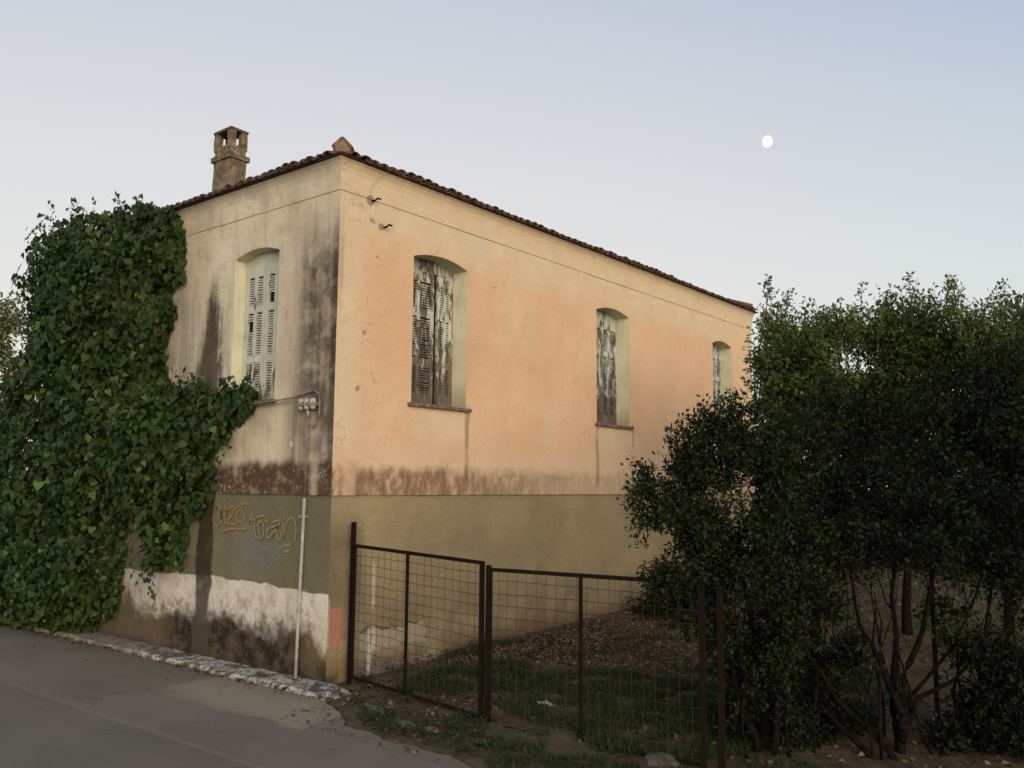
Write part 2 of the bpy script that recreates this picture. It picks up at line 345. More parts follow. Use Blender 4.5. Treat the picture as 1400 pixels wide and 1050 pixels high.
M['cable'] = simple('old_cable', (.22, .19, .15), .35, 20, .7, .001)
M['iron'] = simple('rusty_iron', (.010, .0075, .006), .6, 30, .9, .002, .03, col2=(.013, .009, .0065))
M['wire'] = simple('rusty_wire', (.045, .022, .015), .4, 30, .85, .0)
def graffiti_mat():
    g = G('spray_paint', .8, .2); P, x, y, z, _ = g.pos()
    c = g.mix(g.st(y, .3, 1.5), (.23, .225, .10), (.30, .20, .065))
    c = g.mix(g.mul(g.st(g.noi(26, 5, .75), .42, .62), .75), c, (.155, .145, .09))
    return g.done(c, g.noi(45, 5), .004, .5)
M['graffiti'] = graffiti_mat()
def kerb_mat():
    g = G('whitewashed_kerb', .95, .1); P, x, y, z, _ = g.pos()
    c = g.mix(g.st(g.noi(6, 6, .72), .40, .56), (.10, .085, .065), (.50, .48, .42))
    c = g.mix(g.mul(g.st(g.noi(17, 6, .75), .5, .58), .9), c, (.045, .038, .03))
    c = g.mix(g.st(y, 2.2, 3.6, 0, .65), c, (.19, .16, .12))
    return g.done(c, g.noi(20, 6, .75), .03, .8)
M['kerb'] = kerb_mat()
ROADX = -1.9
def road_mat():
    g = G('asphalt', .9, .2); P, x, y, z, _ = g.pos()
    c = g.mix(g.st(g.noi(.8, 5, .6), .35, .65), (.158, .137, .106), (.20, .173, .134))
    c = g.mix(g.mul(g.st(g.noi(.5, 5, .7, (1, .15, 1)), .45, .62), .35), c, (.23, .20, .155))
    c = g.mix(g.mul(g.st(g.noi(120, 3, .8), .45, .7), .5), c, (.10, .085, .066))
    c = g.mix(g.mul(g.st(g.noi(160, 2, .8, off=(1, 2, 3)), .62, .70), .45), c, (.19, .175, .15))
    # paler cement apron along the house foot
    dx = g.add(x, g.mul(g.sub(g.noi(1.1, 5), .5), .55)); dy = g.add(y, g.mul(g.sub(g.noi(1.3, 4), .5), .7))
    m = g.mul(g.st(dx, -1.15, -1.05), g.mul(g.st(dy, -1.0, -.9), g.st(dy, 1.3, 1.15)))
    m = g.mul(m, g.st(g.add(dx, g.mul(dy, -.1)), -1.35, -.9))
    c = g.mix(g.mul(m, .9), c, g.mix(g.noi(9, 5), (.24, .21, .15), (.32, .28, .20)))
    m = g.st(g.add(dx, 0.), -.62, -.3); c = g.mix(g.mul(m, .35), c, (.15, .125, .095))
    sx = g.add(x, g.mul(g.sub(g.noi(.9, 4), .5), .16))
    c = g.mix(g.mul(g.mul(g.st(sx, ROADX-.02, ROADX), g.st(sx, ROADX+.03, ROADX+.05, 1, 0)), .35), c, (.24, .21, .17))
    c = g.mix(g.mul(g.st(sx, ROADX+.02, ROADX-.02), .22), c, (.10, .087, .07))
    c = g.mix(g.mul(g.st(g.noi(26, 5, .8), .52, .66), .32), c, (.085, .072, .058))
    cr = g.n('ShaderNodeTexVoronoi'); cr.feature = 'DISTANCE_TO_EDGE'; cr.inputs['Scale'].default_value = .7
    vm = g.n('ShaderNodeVectorMath'); vm.operation = 'ADD'; g.t.links.new(P, vm.inputs[0])
    nn = g.n('ShaderNodeTexNoise'); nn.inputs['Scale'].default_value = 2.5; nn.inputs['Detail'].default_value = 7; g.t.links.new(P, nn.inputs['Vector']); g.t.links.new(nn.outputs['Color'], vm.inputs[1])
    g.t.links.new(vm.outputs[0], cr.inputs['Vector'])
    crk = g.mul(g.st(cr.outputs[0], 0, .008, 1, 0), g.st(g.noi(.6, 2), .5, .55)); c = g.mix(g.mul(crk, .6), c, (.03, .027, .023))
    return g.done(c, g.add(g.noi(110, 3, .8), g.mul(g.noi(9, 5), .6)), .008, .5)
M['road'] = road_mat()
def soil_mat():
    g = G('dry_soil', .97, .08); P, x, y, z, _ = g.pos()
    c = g.mix(g.st(g.noi(1.2, 6, .65), .35, .65), (.085, .062, .038), (.135, .10, .064))
    c = g.mix(g.mul(g.st(g.noi(8, 6, .75), .48, .64), .7), c, (.05, .035, .02))
    c = g.mix(g.mul(g.st(g.noi(35, 4, .8), .58, .66), .6), c, (.20, .16, .11))
    c = g.mix(g.mul(g.st(g.noi(.6, 4, .6, off=(7, 2, 0)), .5, .62), .5), c, (.07, .08, .03))
    return g.done(c, g.add(g.noi(40, 5, .75), g.noi(7, 5, .7)), .03, .8)
M['soil'] = soil_mat()
M['ground'] = simple('dry_field', (.12, .10, .06), .35, .6, .97, .03, .08, col2=(.075, .07, .035))
M['stone'] = simple('field_stone', (.095, .08, .062), .4, 12, .95, .01)
M['bark'] = simple('bark', (.010, .008, .0065), .45, 20, .95, .008, .04)
M['bark_vine'] = simple('vine_bark', (.10, .08, .055), .4, 25, .95, .004)
M['paper'] = simple('pale_litter', (.32, .31, .29), .1, 20, .7, .003)

def leaf_mat(name, a, b, c3=None, trans=.25, frac=.12, spec=.35):
    g = G(name, .5, spec); isl = g.pos()[4]
    c = g.mix(isl, a, b)
    if c3:
        f = g.ma('FRACT', g.mul(isl, 37.31)); c = g.mix(g.st(f, 1-frac-.02, 1-frac), c, c3)
    g.put(g.b.inputs['Base Color'], c)
    tr = g.n('ShaderNodeBsdfTranslucent'); g.put(tr.inputs[0], g.mix(.5, c, tuple(min(1, k*1.6) for k in b)))
    ms = g.n('ShaderNodeMixShader'); ms.inputs[0].default_value = trans
    g.t.links.new(g.b.outputs[0], ms.inputs[1]); g.t.links.new(tr.outputs[0], ms.inputs[2]); g.t.links.new(ms.outputs[0], g.out.inputs[0])
    return g.m
M['ivy'] = leaf_mat('vine_leaf', (.014, .032, .009), (.046, .080, .019), (.085, .13, .032), .25, .08, .15)
M['ivy_young'] = leaf_mat('young_vine_leaf', (.08, .15, .03), (.13, .21, .045), None, .3, spec=.2)
M['dark_leaf'] = leaf_mat('dark_leaf', (.008, .014, .006), (.019, .028, .010), (.024, .020, .011), .10, .04, .08)
M['mid_leaf'] = leaf_mat('shrub_leaf', (.014, .023, .010), (.030, .044, .017), (.036, .034, .018), .15, .04, .08)
M['tree_leaf'] = leaf_mat('tree_leaf', (.055, .085, .024), (.11, .155, .04), (.14, .13, .04), .35, .06, .2)
M['far_leaf'] = leaf_mat('far_leaf', (.11, .13, .04), (.17, .18, .06), None, .35, spec=.1)
M['grass'] = leaf_mat('grass_blade', (.020, .038, .012), (.038, .062, .020), (.09, .075, .035), .2, .12, .1)
M['litter'] = leaf_mat('dry_leaf', (.16, .095, .05), (.24, .17, .10), (.07, .045, .03), .1, .3, .1)

# ------------------------------------------------------------------ mesh helpers
def link(name, me, parent=None, mats=()):
    o = bpy.data.objects.new(name, me); COL.objects.link(o)
    if me is not None:
        for m in mats:
            if m.name not in [k.name for k in me.materials]: me.materials.append(m)
    if parent: o.parent = parent
    return o
def tag(o, label=None, cat=None, group=None, kind=None):
    if label: o['label'] = label
    if cat: o['category'] = cat
    if group: o['group'] = group
    if kind: o['kind'] = kind
    return o
def empty(name, loc=(0, 0, 0)):
    o = bpy.data.objects.new(name, None); o.location = loc; o.empty_display_size = .2; COL.objects.link(o); return o
def pymesh(name, V, F, smooth=False):
    me = bpy.data.meshes.new(name); me.from_pydata([tuple(v) for v in V], [], F); me.update()
    if smooth:
        for p in me.polygons: p.use_smooth = True
    return me
def npmesh(name, V, F, smooth=False):                      # V (n,3), F (m,k)
    me = bpy.data.meshes.new(name); V = np.asarray(V, np.float32); F = np.asarray(F, np.int32)
    m, k = F.shape
    me.vertices.add(len(V)); me.vertices.foreach_set('co', V.ravel())
    me.loops.add(m*k); me.loops.foreach_set('vertex_index', F.ravel())
    me.polygons.add(m); me.polygons.foreach_set('loop_start', np.arange(0, m*k, k, dtype=np.int32))
    me.polygons.foreach_set('loop_total', np.full(m, k, np.int32))
    if smooth: me.polygons.foreach_set('use_smooth', np.ones(m, bool))
    me.update(calc_edges=True); return me
class MB:
    def __init__(s): s.V = []; s.F = []
    def add(s, V, F):
        o = len(s.V); s.V += [Vector(v) for v in V]; s.F += [tuple(i+o for i in f) for f in F]; return s
    def box(s, x0, x1, y0, y1, z0, z1):
        return s.add([(x0, y0, z0), (x1, y0, z0), (x1, y1, z0), (x0, y1, z0), (x0, y0, z1), (x1, y0, z1), (x1, y1, z1), (x0, y1, z1)],
                     [(0, 3, 2, 1), (4, 5, 6, 7), (0, 1, 5, 4), (1, 2, 6, 5), (2, 3, 7, 6), (3, 0, 4, 7)])
    def tube(s, pts, rad, n=6, cap=True):
        pts = [Vector(p) for p in pts]; k = len(pts)
        rad = rad if isinstance(rad, (list, tuple)) else [rad]*k
        V = []; F = []
        for i, p in enumerate(pts):
            d = (pts[min(i+1, k-1)] - pts[max(i-1, 0)]); d = d.normalized() if d.length > 1e-9 else Vector((0, 0, 1))
            a = d.cross(Vector((0, 0, 1))) if abs(d.z) < .9 else d.cross(Vector((1, 0, 0))); a.normalize(); b = d.cross(a)
            for j in range(n):
                t = 2*math.pi*j/n; V.append(p + a*math.cos(t)*rad[i] + b*math.sin(t)*rad[i])
        for i in range(k-1):
            for j in range(n):
                F.append((i*n+j, i*n+(j+1) % n, (i+1)*n+(j+1) % n, (i+1)*n+j))
        if cap: F.append(tuple(range(n))); F.append(tuple((k-1)*n+j for j in reversed(range(n))))
        return s.add(V, F)
    def bar(s, a, b, w, h=None):
        a = Vector(a); b = Vector(b); h = h or w; d = (b-a).normalized()
        u = d.cross(Vector((0, 0, 1))) if abs(d.z) < .9 else d.cross(Vector((0, 1, 0))); u.normalize(); v = d.cross(u)
        V = []
        for p in (a, b):
            for (i, j) in ((-1, -1), (1, -1), (1, 1), (-1, 1)): V.append(p + u*i*w/2 + v*j*h/2)
        return s.add(V, [(0, 1, 2, 3), (7, 6, 5, 4), (0, 4, 5, 1), (1, 5, 6, 2), (2, 6, 7, 3), (3, 7, 4, 0)])
    def build(s, name, mat, parent=None, smooth=False, bevel=0, rough=0, scale=8):
        if rough:
            for v in s.V:
                q = mnoise.noise_vector(v*scale); v += q*rough
        me = pymesh(name, s.V, s.F, smooth)
        bm = bmesh.new(); bm.from_mesh(me); bmesh.ops.recalc_face_normals(bm, faces=bm.faces)
        if bevel: bmesh.ops.bevel(bm, geom=list(bm.edges), offset=bevel, segments=1, affect='EDGES')
        bm.to_mesh(me); bm.free()
        return link(name, me, parent, [mat])

# ------------------------------------------------------------------ ground, road, kerb
far = MB().add([(-700, -700, -.02), (700, -700, -.02), (700, 700, -.02), (-700, 700, -.02)], [(0, 1, 2, 3)]).build('ground', M['ground'])
tag(far, 'dry open ground reaching to the horizon', kind='structure')

def road_edge(y):                                          # x of the frayed right edge of the asphalt
    base = -.25 if y > -.3 else np.interp(y, [-30, -8, -2.8, -2.2, -1.33, -.56, -.3], [-2.6, -1.9, -.9, -.82, -.8, -.40, -.27])
    return base + (0 if y > -.25 else .07*mnoise.noise(Vector((0, y*3.1, 0))) + .04*mnoise.noise(Vector((3, y*9, 0))))
ys = list(np.arange(-30, -6, .5)) + list(np.arange(-6, 0, .06)) + list(np.arange(0, 60.1, 3))
V = []; F = []
for i, y in enumerate(ys):
    V += [(-9.5, y, .0), (-4, y, .004), (road_edge(y)+.0, y, .004)]
    if i: a = 3*i; F += [(a-3, a-2, a+1, a), (a-2, a-1, a+2, a+1)]
tag(link('road', pymesh('road', V, F), None, [M['road']]), 'grey worn asphalt lane running past the old house', kind='structure')

def soil_h(x, y):
    e = road_edge(y); d = max(0, x-e)
    h = .018*min(1, d/.25) + .022*(x+.5)*(1 if x > 0 else .3)*min(1, d) if True else 0
    h = min(h, .22)
    h += .02*mnoise.noise(Vector((x*1.6, y*1.6, 0))) * min(1, d*2) + .012*mnoise.noise(Vector((x*6, y*6, 2))) * min(1, d*4)
    return h - (.02 if d <= 0.02 else 0) + (.05*math.exp(-abs(y)/.25) if (x > 1.6 and y > -1.5) else 0)
nx, ny = 190, 150
xs = np.concatenate([np.linspace(-3.2, 3, 110), np.linspace(3.1, 45, 80)]); yy = np.concatenate([np.linspace(-26, -6.1, 30), np.linspace(-6, .3, 120)])
V = [(x, y, soil_h(x, y)) for y in yy for x in xs]
F = [(j*nx+i, j*nx+i+1, (j+1)*nx+i+1, (j+1)*nx+i) for j in range(ny-1) for i in range(nx-1)
     if xs[i+1] > road_edge(yy[j]) - .12]
yard = link('yard_ground', npmesh('yard_ground', V, F, True), None, [M['soil']])
tag(yard, 'bare brown yard soil with dry litter beside the house', kind='structure')

# kerb: low rough whitewashed footing along the gable wall
ky = np.arange(-.42, 6.8, .05); prof = [(-.31, -.02), (-.31, .028), (-.285, .05), (-.12, .056), (.02, .06), (.02, -.02)]
V = []; F = []
for i, y in enumerate(ky):
    fade = min(1, (y+.46)/.3); 
    for j, (px_, pz_) in enumerate(prof):
        q = mnoise.noise(Vector((px_*9, y*5, pz_*9))); q2 = mnoise.noise(Vector((px_*20, y*17, 3)))
        V.append((px_ + .016*q*(j < 4) + .006*q2*(j < 4), y, pz_*(fade if pz_ > 0 else 1)+(.006*q2+.006*q)*(0 < j < 5)))
    if i:
        a = len(prof)*i
        for j in range(len(prof)-1): F.append((a-6+j, a-6+j+1, a+j+1, a+j))
tag(link('kerb', pymesh('kerb', V, F), None, [M['kerb']]), 'low whitewashed concrete kerb at the foot of the gable wall', kind='structure')

# ------------------------------------------------------------------ the house
L, W = 10.35, 6.6
ZP, ZS, ZE = 1.888, 5.06, 5.40
house = empty('old_house', (0, 0, 0))
tag(house, 'two storey abandoned rendered house with tiled roof, peach side wall and stained grey gable', 'house')

def frame2(side):
    if side == 'side': return (lambda u, d, z: (u, d, z)), L
    if side == 'gable': return (lambda u, d, z: (d, u, z)), W
wins_side = [(1.08, 2.0), (4.85, 5.76), (8.64, 9.45)]
wins_gable = [(.99, 1.82)]
ARCH = .075; ZSILL, ZSPR = 2.91, 4.585
def arch_z(u, a, b):
    t = (u-(a+b)/2)/((b-a)/2); return ZSPR + ARCH*(1-t*t)
DEPS = {'side': .25, 'gable': .17}
DEP = .22
def wall_with_windows(side, wins, mat):
    T, Lw = frame2(side); V = []; F = []; FR = []
    V2 = []
    def quad(pts, lst=F): 
        o = len(V); V.extend([T(*p) for p in pts]); lst.append(tuple(range(o, o+len(pts))))
    def d0(u, z): return -.012 + (.004 if u > 0 else 0)*mnoise.noise(Vector((u*1.3, z*1.3, 5 if side == 'side' else 9)))
    # subdivided strips so the plaster plane is gently uneven
    cuts = sorted({round(v, 4) for v in [-.012] + [c for a, b in wins for c in (a, b)] + list(np.arange(.35, Lw, .35)) + [Lw]})
    cuts = [c for i, c in enumerate(cuts) if i == 0 or c-cuts[i-1] > .02 or any(abs(c-k) < 1e-6 for w_ in wins for k in w_)]
    inwin = lambda u: next(((a, b) for a, b in wins if a < u < b), None)
    zc = [ZP] + list(np.arange(2.1, ZS, .3)) + [ZS]
    vid = {}
    def vv(u, z):
        k = (round(u, 4), round(z, 4))
        if k not in vid: vid[k] = len(V); V.append(T(u, d0(u, z), z))
        return vid[k]
    for u0, u1 in zip(cuts[:-1], cuts[1:]):
        wn = inwin((u0+u1)/2)
        if wn is None:
            for z0, z1 in zip(zc[:-1], zc[1:]): F.append((vv(u0, z0), vv(u1, z0), vv(u1, z1), vv(u0, z1)))
        else:
            F.append((vv(u0, ZP), vv(u1, ZP), vv(u1, ZSILL), vv(u0, ZSILL)))
            for k in range(4):
                a0, a1 = u0+(u1-u0)*k/4, u0+(u1-u0)*(k+1)/4
                F.append((vv(a0, arch_z(a0, *wn)), vv(a1, arch_z(a1, *wn)), vv(a1, ZS), vv(a0, ZS)))
    # lower lip of the thicker upper plaster
    for u0, u1 in zip(cuts[:-1], cuts[1:]):
        o = len(V); V.extend([T(u0, .02, ZP), T(u1, .02, ZP)]); F.append((vv(u0, ZP), o, o+1, vv(u1, ZP)))
    me = pymesh('wall', V, F); bm = bmesh.new(); bm.from_mesh(me); bmesh.ops.recalc_face_normals(bm, faces=bm.faces); bm.to_mesh(me); bm.free()
    o = link('wall', me, house, [mat]); return o
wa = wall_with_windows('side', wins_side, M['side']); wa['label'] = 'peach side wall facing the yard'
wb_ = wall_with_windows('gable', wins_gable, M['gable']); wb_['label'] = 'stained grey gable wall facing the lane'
# remaining walls, plinth, frieze
core = MB()
core.box(.25, L-.02, W-.02, W, 0, ZE); core.box(L-.02, L, .02, W-.02, 0, ZE)
core.build('wall', M['gable'], house)['label'] = 'plain rear walls'
inner = MB().box(.26, L-.1, .26, W-.1, 2.2, 5.2).build('room_core', M['dark'], house)
def grid_face(side, u0, u1, z0, z1, d, name, mat, amp=.004, nu=60, nz=12, label=None):
    T, Lw = frame2(side); V = []; F = []
    for j in range(nz+1):
        for i in range(nu+1):
            u = u0+(u1-u0)*i/nu; z = z0+(z1-z0)*j/nz
            q = 0 if i in (0,) else amp*mnoise.noise(Vector((u*2.2, z*2.2, d*9+len(side))))+amp*.5*mnoise.noise(Vector((u*7, z*7, 1)))
            V.append(T(u, d+q, z))
            if i and j: a = j*(nu+1)+i; F.append((a-nu-2, a-nu-1, a, a-1))
    me = pymesh(name, V, F, True); bm = bmesh.new(); bm.from_mesh(me); bmesh.ops.recalc_face_normals(bm, faces=bm.faces); bm.to_mesh(me); bm.free()
    o = link(name, me, house, [mat]); 
    if label: o['label'] = label
    return o
grid_face('side', .008, L, -.1, ZP+.01, .008, 'plinth', M['plinth_side'], .007, 120, 24, 'olive brown lower wall on the yard side')
grid_face('gable', .008, W, -.1, ZP+.01, .008, 'plinth', M['plinth_gable'], .007, 80, 24, 'olive lower wall with whitewashed band beside the lane')
# frieze: a concave flare running round under the eaves, one mesh with mitred corner
def frieze():
    prof = [(.0, ZS), (-.020, ZS+.004), (-.022, ZS+.12), (-.028, ZS+.20), (-.040, ZS+.26), (-.062, ZS+.31), (-.085, ZE-.005), (.0, ZE)]
    n = len(prof)
    for side in ('side', 'gable'):
        V = []; F = []; T, Lw = frame2(side)
        for i, u in enumerate([0, .3, 1, 2, 3, 4, 5] + ([6, 7, 8, 9, 10, L] if side == 'side' else [W])):
            for (d, z) in prof:
                uu = u
                if i == 0: uu = d
                elif u == Lw: uu = Lw - d
                V.append(T(uu, d - .0, z))
            if i:
                for k in range(n-1): a = i*n+k; F.append((a-n, a-n+1, a+1, a))
        me = pymesh('frieze', V, F); bm = bmesh.new(); bm.from_mesh(me); bmesh.ops.recalc_face_normals(bm, faces=bm.faces); bm.to_mesh(me); bm.free()
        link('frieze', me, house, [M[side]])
    # return on the far end so the flare shows in profile
    mb = MB()
    V = [];F = []
    for u in (0, W):
        for (d, z) in prof: V.append((L-d, u if u else d, z))
    for k in range(n-1): F.append((k, k+1, n+k+1, n+k))
    link('frieze', pymesh('frieze', V, F), house, [M['side']])
frieze()

# windows: reveal + frame as a part, shutters' louvres and the sill below it
def window(side, a, b, mat_frame, kind):
    T, _ = frame2(side); DEP = DEPS[side]
    mb = MB(); seg = 12; us = [a+(b-a)*i/seg for i in range(seg+1)]
    ring = [(a, ZSILL)] + [(u, arch_z(u, a, b)) for u in us] + [(b, ZSILL)]
    V = []; F = []
    for (u, z) in ring: V += [T(u, -.011, z), T(u, DEP+.06, z)]
    k = len(ring)
    for i in range(k): j = (i+1) % k; F.append((2*i, 2*j, 2*j+1, 2*i+1))
    mb.add(V, F)
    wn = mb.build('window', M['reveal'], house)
    wn['label'] = {'g': 'gable window with pale green closed shutters', 'w': 'side window nearest the corner with badly peeled shutters', 'm': 'middle side window with flaking shutters', 'f': 'farthest side window half hidden by foliage'}[kind]
    # frame
    f = MB(); d0, d1 = DEP-.03, DEP+.03
    def fb(u0, u1, z0, z1, e0=d0, e1=d1, m=f): 
        p = T(u0, e0, z0); q = T(u1, e1, z1); m.box(min(p[0], q[0]), max(p[0], q[0]), min(p[1], q[1]), max(p[1], q[1]), z0, z1)
    fb(a+.002, a+.035, ZSILL+.008, ZSPR-.0705); fb(b-.035, b-.002, ZSILL+.008, ZSPR-.0705)
    V = []; F = []
    for i, u in enumerate(us):
        zt = arch_z(u, a, b)-.002
        V += [T(u, d0, ZSPR-.07), T(u, d0, zt), T(u, d1, zt), T(u, d1, ZSPR-.07)]
        if i: q = 4*i; F += [(q-4, q, q+1, q-3), (q-3, q+1, q+2, q-2), (q-1, q+3, q, q-4)]
    f.add(V, F); f.build('window_frame', mat_frame, wn)
    # shutters: folded leaves, each two louvre columns
    lo, hi = ZSILL+.03, ZSPR-.075
    ua, ub = a+.037, b-.037
    if kind == 'w': leaves = [(ua, ua+.53, -.01, .0), (ua+.615, ub, .02, .0)]
    elif kind == 'g': leaves = [(ua, (ua+ub)/2-.004, 0., 0.), ((ua+ub)/2+.004, ub, 0., .0)]
    else: leaves = [(ua, (ua+ub)/2-.006, 0, .0), ((ua+ub)/2+.006, ub, 0, 0)]
    for li, (p, q, da, db) in enumerate(leaves):
        st_ = MB(); wd = q-p; e = DEP-.045
        sw = .05 if wd > .3 else .04
        if kind == 'w' and li == 1: sw = .045
        cw = (wd-3*sw)/2
        def put(mb, u0, u1, z0, z1, e0, e1, tilt=0, skew=0):
            V = []
            for z in (z0, z1):
                for (u, ee) in ((u0, e0), (u1, e0), (u1, e1), (u0, e1)):
                    t = (u-p)/wd; V.append(T(u, ee + da+(db-da)*t + (tilt if z == z0 else 0), z + skew*(u-u0)))
            mb.add(V, [(0, 3, 2, 1), (4, 5, 6, 7), (0, 1, 5, 4), (1, 2, 6, 5), (2, 3, 7, 6), (3, 0, 4, 7)])
        for k in range(3):
            u0 = p + k*(sw+cw); put(st_, u0, u0+sw, lo, hi, e, e+.032)
        rails = [(lo, lo+.13), (lo+.44, lo+.52), (lo+1.02, lo+1.11), (hi-.13, hi)]
        for k in range(2):
            u0 = p + sw + k*(sw+cw)
            for (z0, z1) in rails: put(st_, u0, u0+cw, z0, z1, e+.003, e+.029)
        sh = st_.build('shutter', mat_frame, wn)
        if kind == 'w': sh['label'] = 'peeled shutter leaf with bare brown wood' if li == 0 else 'pale leaf standing slightly ajar'
        sl_ = MB()
        for k in range(2):
            u0 = p + sw + k*(sw+cw)
            for (z0, z1) in zip([r[1] for r in rails[:-1]], [r[0] for r in rails[1:]]):
                z = z0+.006; step = .0285
                gone = 0
                while z < z1-.012:
                    if gone > 0: gone -= 1
                    elif rnd.random() < (.02 if kind == 'g' else .004): gone = rnd.randint(1, 3)
                    else:
                        put(sl_, u0+.002, u0+cw-.002, z, z+.0155+rnd.uniform(-.001, .001), e+.004, e+.012, -.0 + rnd.uniform(-.002, .002), rnd.choice([0]*11+[.04, -.05]))
                        sl_.V[-1]  # keep
                    z += step
        lv = sl_.build('louvres', mat_frame, wn); lv['kind'] = 'stuff'
        bk = MB(); put(bk, p+.01, q-.01, lo+.01, hi-.01, e+.033, e+.037); bk.build('louvre_gap_shade', M['dark'], wn)  # added dark sheet: paints the shade seen between the slats
        if kind == 'w' and li == 0:
            for zz in (3.17, 3.80, 4.30):
                hg = MB(); put(hg, p+sw+cw+.008, p+sw+cw+.042, zz-.03, zz+.03, e-.008, e-.001); hg.build('shutter_hinge', M['tile_red'], wn)
    # sill
    s = MB(); n_ = 24; V = []; F = []
    for i in range(n_+1):
        u = a-.055 + (b-a+.11)*i/n_
        j1 = .006*mnoise.noise(Vector((u*14, 0, a))); j2 = .005*mnoise.noise(Vector((u*17, 4, a)))
        for (d, z) in ((-.06+j1, ZSILL-.038+j2), (-.06+j1, ZSILL-.002+j2), (DEP+.03, ZSILL+.006), (DEP+.03, ZSILL-.04)): V.append(T(u if (0 < i < n_) else u, d, z))
        if i: q = 4*i; F += [(q-4, q-3, q+1, q), (q-3, q-2, q+2, q+1), (q-1, q-4, q, q+3)]
    F += [(0, 1, 2, 3), (4*n_+3, 4*n_+2, 4*n_+1, 4*n_)]
    s.add(V, F).build('sill', M['sill'], wn)
    return wn
window('side', *wins_side[0], M['shutter_worn'], 'w')
window('side', *wins_side[1], M['shutter_side'], 'm')
window('side', *wins_side[2], M['shutter_side'], 'f')
window('gable', *wins_gable[0], M['shutter_gable'], 'g')

# roof: low hipped, barrel tiled
OV = .115; PIT = math.tan(R(15))
roof = MB(); zt = ZE+.022
x0, x1, y0, y1 = -OV, L+OV, -OV, W+OV
hw = (y1-y0)/2; rz = zt + hw*PIT; r0 = (x0+hw, y0+hw, rz); r1 = (x1-hw, y0+hw, rz)
roof.add([(x0, y0, zt), (x1, y0, zt), (x1, y1, zt), (x0, y1, zt), r0, r1, (x0+.02, y0+.02, zt-.02), (x1-.03, y0+.03, zt-.03), (x1-.03, y1-.03, zt-.03), (x0+.03, y1-.03, zt-.03)],
         [(0, 1, 5, 4), (1, 2, 5), (2, 3, 4, 5), (3, 0, 4), (0, 6, 7, 1), (1, 7, 8, 2), (2, 8, 9, 3), (3, 9, 6, 0), (6, 9, 8, 7)])
rf = roof.build('roof', M['eave'], house)
TW = .135
def barrel(mb, p, along, length, rise, r0_, r1_, concave=False, seg=5):
    # half-pipe tile: p = outer (lower) end, along = unit uphill direction in plan, side = perpendicular
    al = Vector((along[0], along[1], 0)); sd = Vector((-al.y, al.x, 0)); V = []; F = []
    for e, (s_, rr) in enumerate(((0, r0_), (length, r1_))):
        c = Vector(p) + al*s_ + Vector((0, 0, rise*s_))
        for ring in (rr, rr-.014):
            for i in range(seg+1):
                t = math.pi*i/seg; zz = math.sin(t)*ring*(.85)
                V.append(c + sd*math.cos(t)*ring + Vector((0, 0, -zz if concave else zz)))
    k = seg+1
    for i in range(seg):
        F += [(i, i+1, 2*k+i+1, 2*k+i), (k+i, 3*k+i, 3*k+i+1, k+i+1), (i, k+i, k+i+1, i+1)]
    mb.add(V, F)
proto = None
def put_tile(p, ang, scale):
    global proto
    if proto is None:
        mb = MB(); barrel(mb, (0, 0, 0), (1, 0), .42, PIT, .072, .058); proto = mb.build('tile', M['tile'], rf); o = proto
        for pl in o.data.polygons: pl.use_smooth = True
    else: o = proto.copy(); COL.objects.link(o); o.parent = rf
    o.location = p; o.rotation_euler = (rnd.uniform(-.06, .06), rnd.uniform(-.03, .03), ang + rnd.uniform(-.05, .05)); o.scale = (scale, rnd.uniform(.93, 1.08), rnd.uniform(.58, .78))
n_side = int((x1-x0)/TW)
for i in range(1, n_side):
    x = x0 + .06 + i*(x1-x0-.12)/n_side
    put_tile((x, y0-.035+rnd.uniform(-.018, .018), zt-.004+rnd.uniform(-.006, .008)+.012*math.sin(x*1.3)), math.pi/2, min(1, (min(x-x0, x1-x)+.06)/.42))
n_g = int((y1-y0)/TW)
for i in range(1, n_g+1):
    y = y0 + .06 + i*(y1-y0-.12)/n_g
    put_tile((x0-.035+rnd.uniform(-.018, .018), y, zt-.004+rnd.uniform(-.006, .008)+.01*math.sin(y*1.5)), 0, min(1, (y-y0+.06)/.42))
for i in range(1, n_g+1):
    y = y0 + .06 + i*(y1-y0-.12)/n_g
    put_tile((x1+.05, y, zt+.012), math.pi, 1)
# under-tiles (pans) and upper courses: joined
pan = MB()
for i in range(n_side): 
    x = x0 + .06 + (i+.5)*(x1-x0-.12)/n_side
    if i > 1 and i < n_side-2: barrel(pan, (x, y0-.02+rnd.uniform(-.01, .01), zt+.03), (0, 1), .3, PIT, .062, .055, True, 4)
for i in range(n_g):
    y = y0 + .06 + (i+.5)*(y1-y0-.12)/n_g
    if i > 1: barrel(pan, (x0-.035+rnd.uniform(-.01, .01), y, zt+.035), (1, 0), .3, PIT, .062, .055, True, 4)
    barrel(pan, (x1+.035, y, zt+.035), (-1, 0), .3, PIT, .062, .055, True, 4)
for i in range(n_side+1):
    x = x0 + .06 + i*(x1-x0-.12)/n_side; run = min(x-x0, x1-x, hw)
    s_ = .34
    while s_ < run-.1: barrel(pan, (x, y0+s_, zt+.03+s_*PIT), (0, 1), .4, PIT, .07, .058, False, 3); s_ += .36
for i in range(n_g+1):
    y = y0 + .06 + i*(y1-y0-.12)/n_g; run = min(y-y0, y1-y)
    s_ = .34
    while s_ < run-.1: barrel(pan, (x0+s_, y, zt+.03+s_*PIT), (1, 0), .4, PIT, .07, .058, False, 3); s_ += .36
tag(pan.build('tile_courses', M['tile'], rf), kind='stuff')
hip = MB()
def hipline(p, q, r=.085):
    p = Vector(p); q = Vector(q); n_ = int((q-p).length/.33); d = (q-p)/n_
    for i in range(n_):
        a = p+d*i; hip.tube([a+Vector((0, 0, .02)), a+d*1.12+Vector((0, 0, .035))], [r, r*.82], 8)
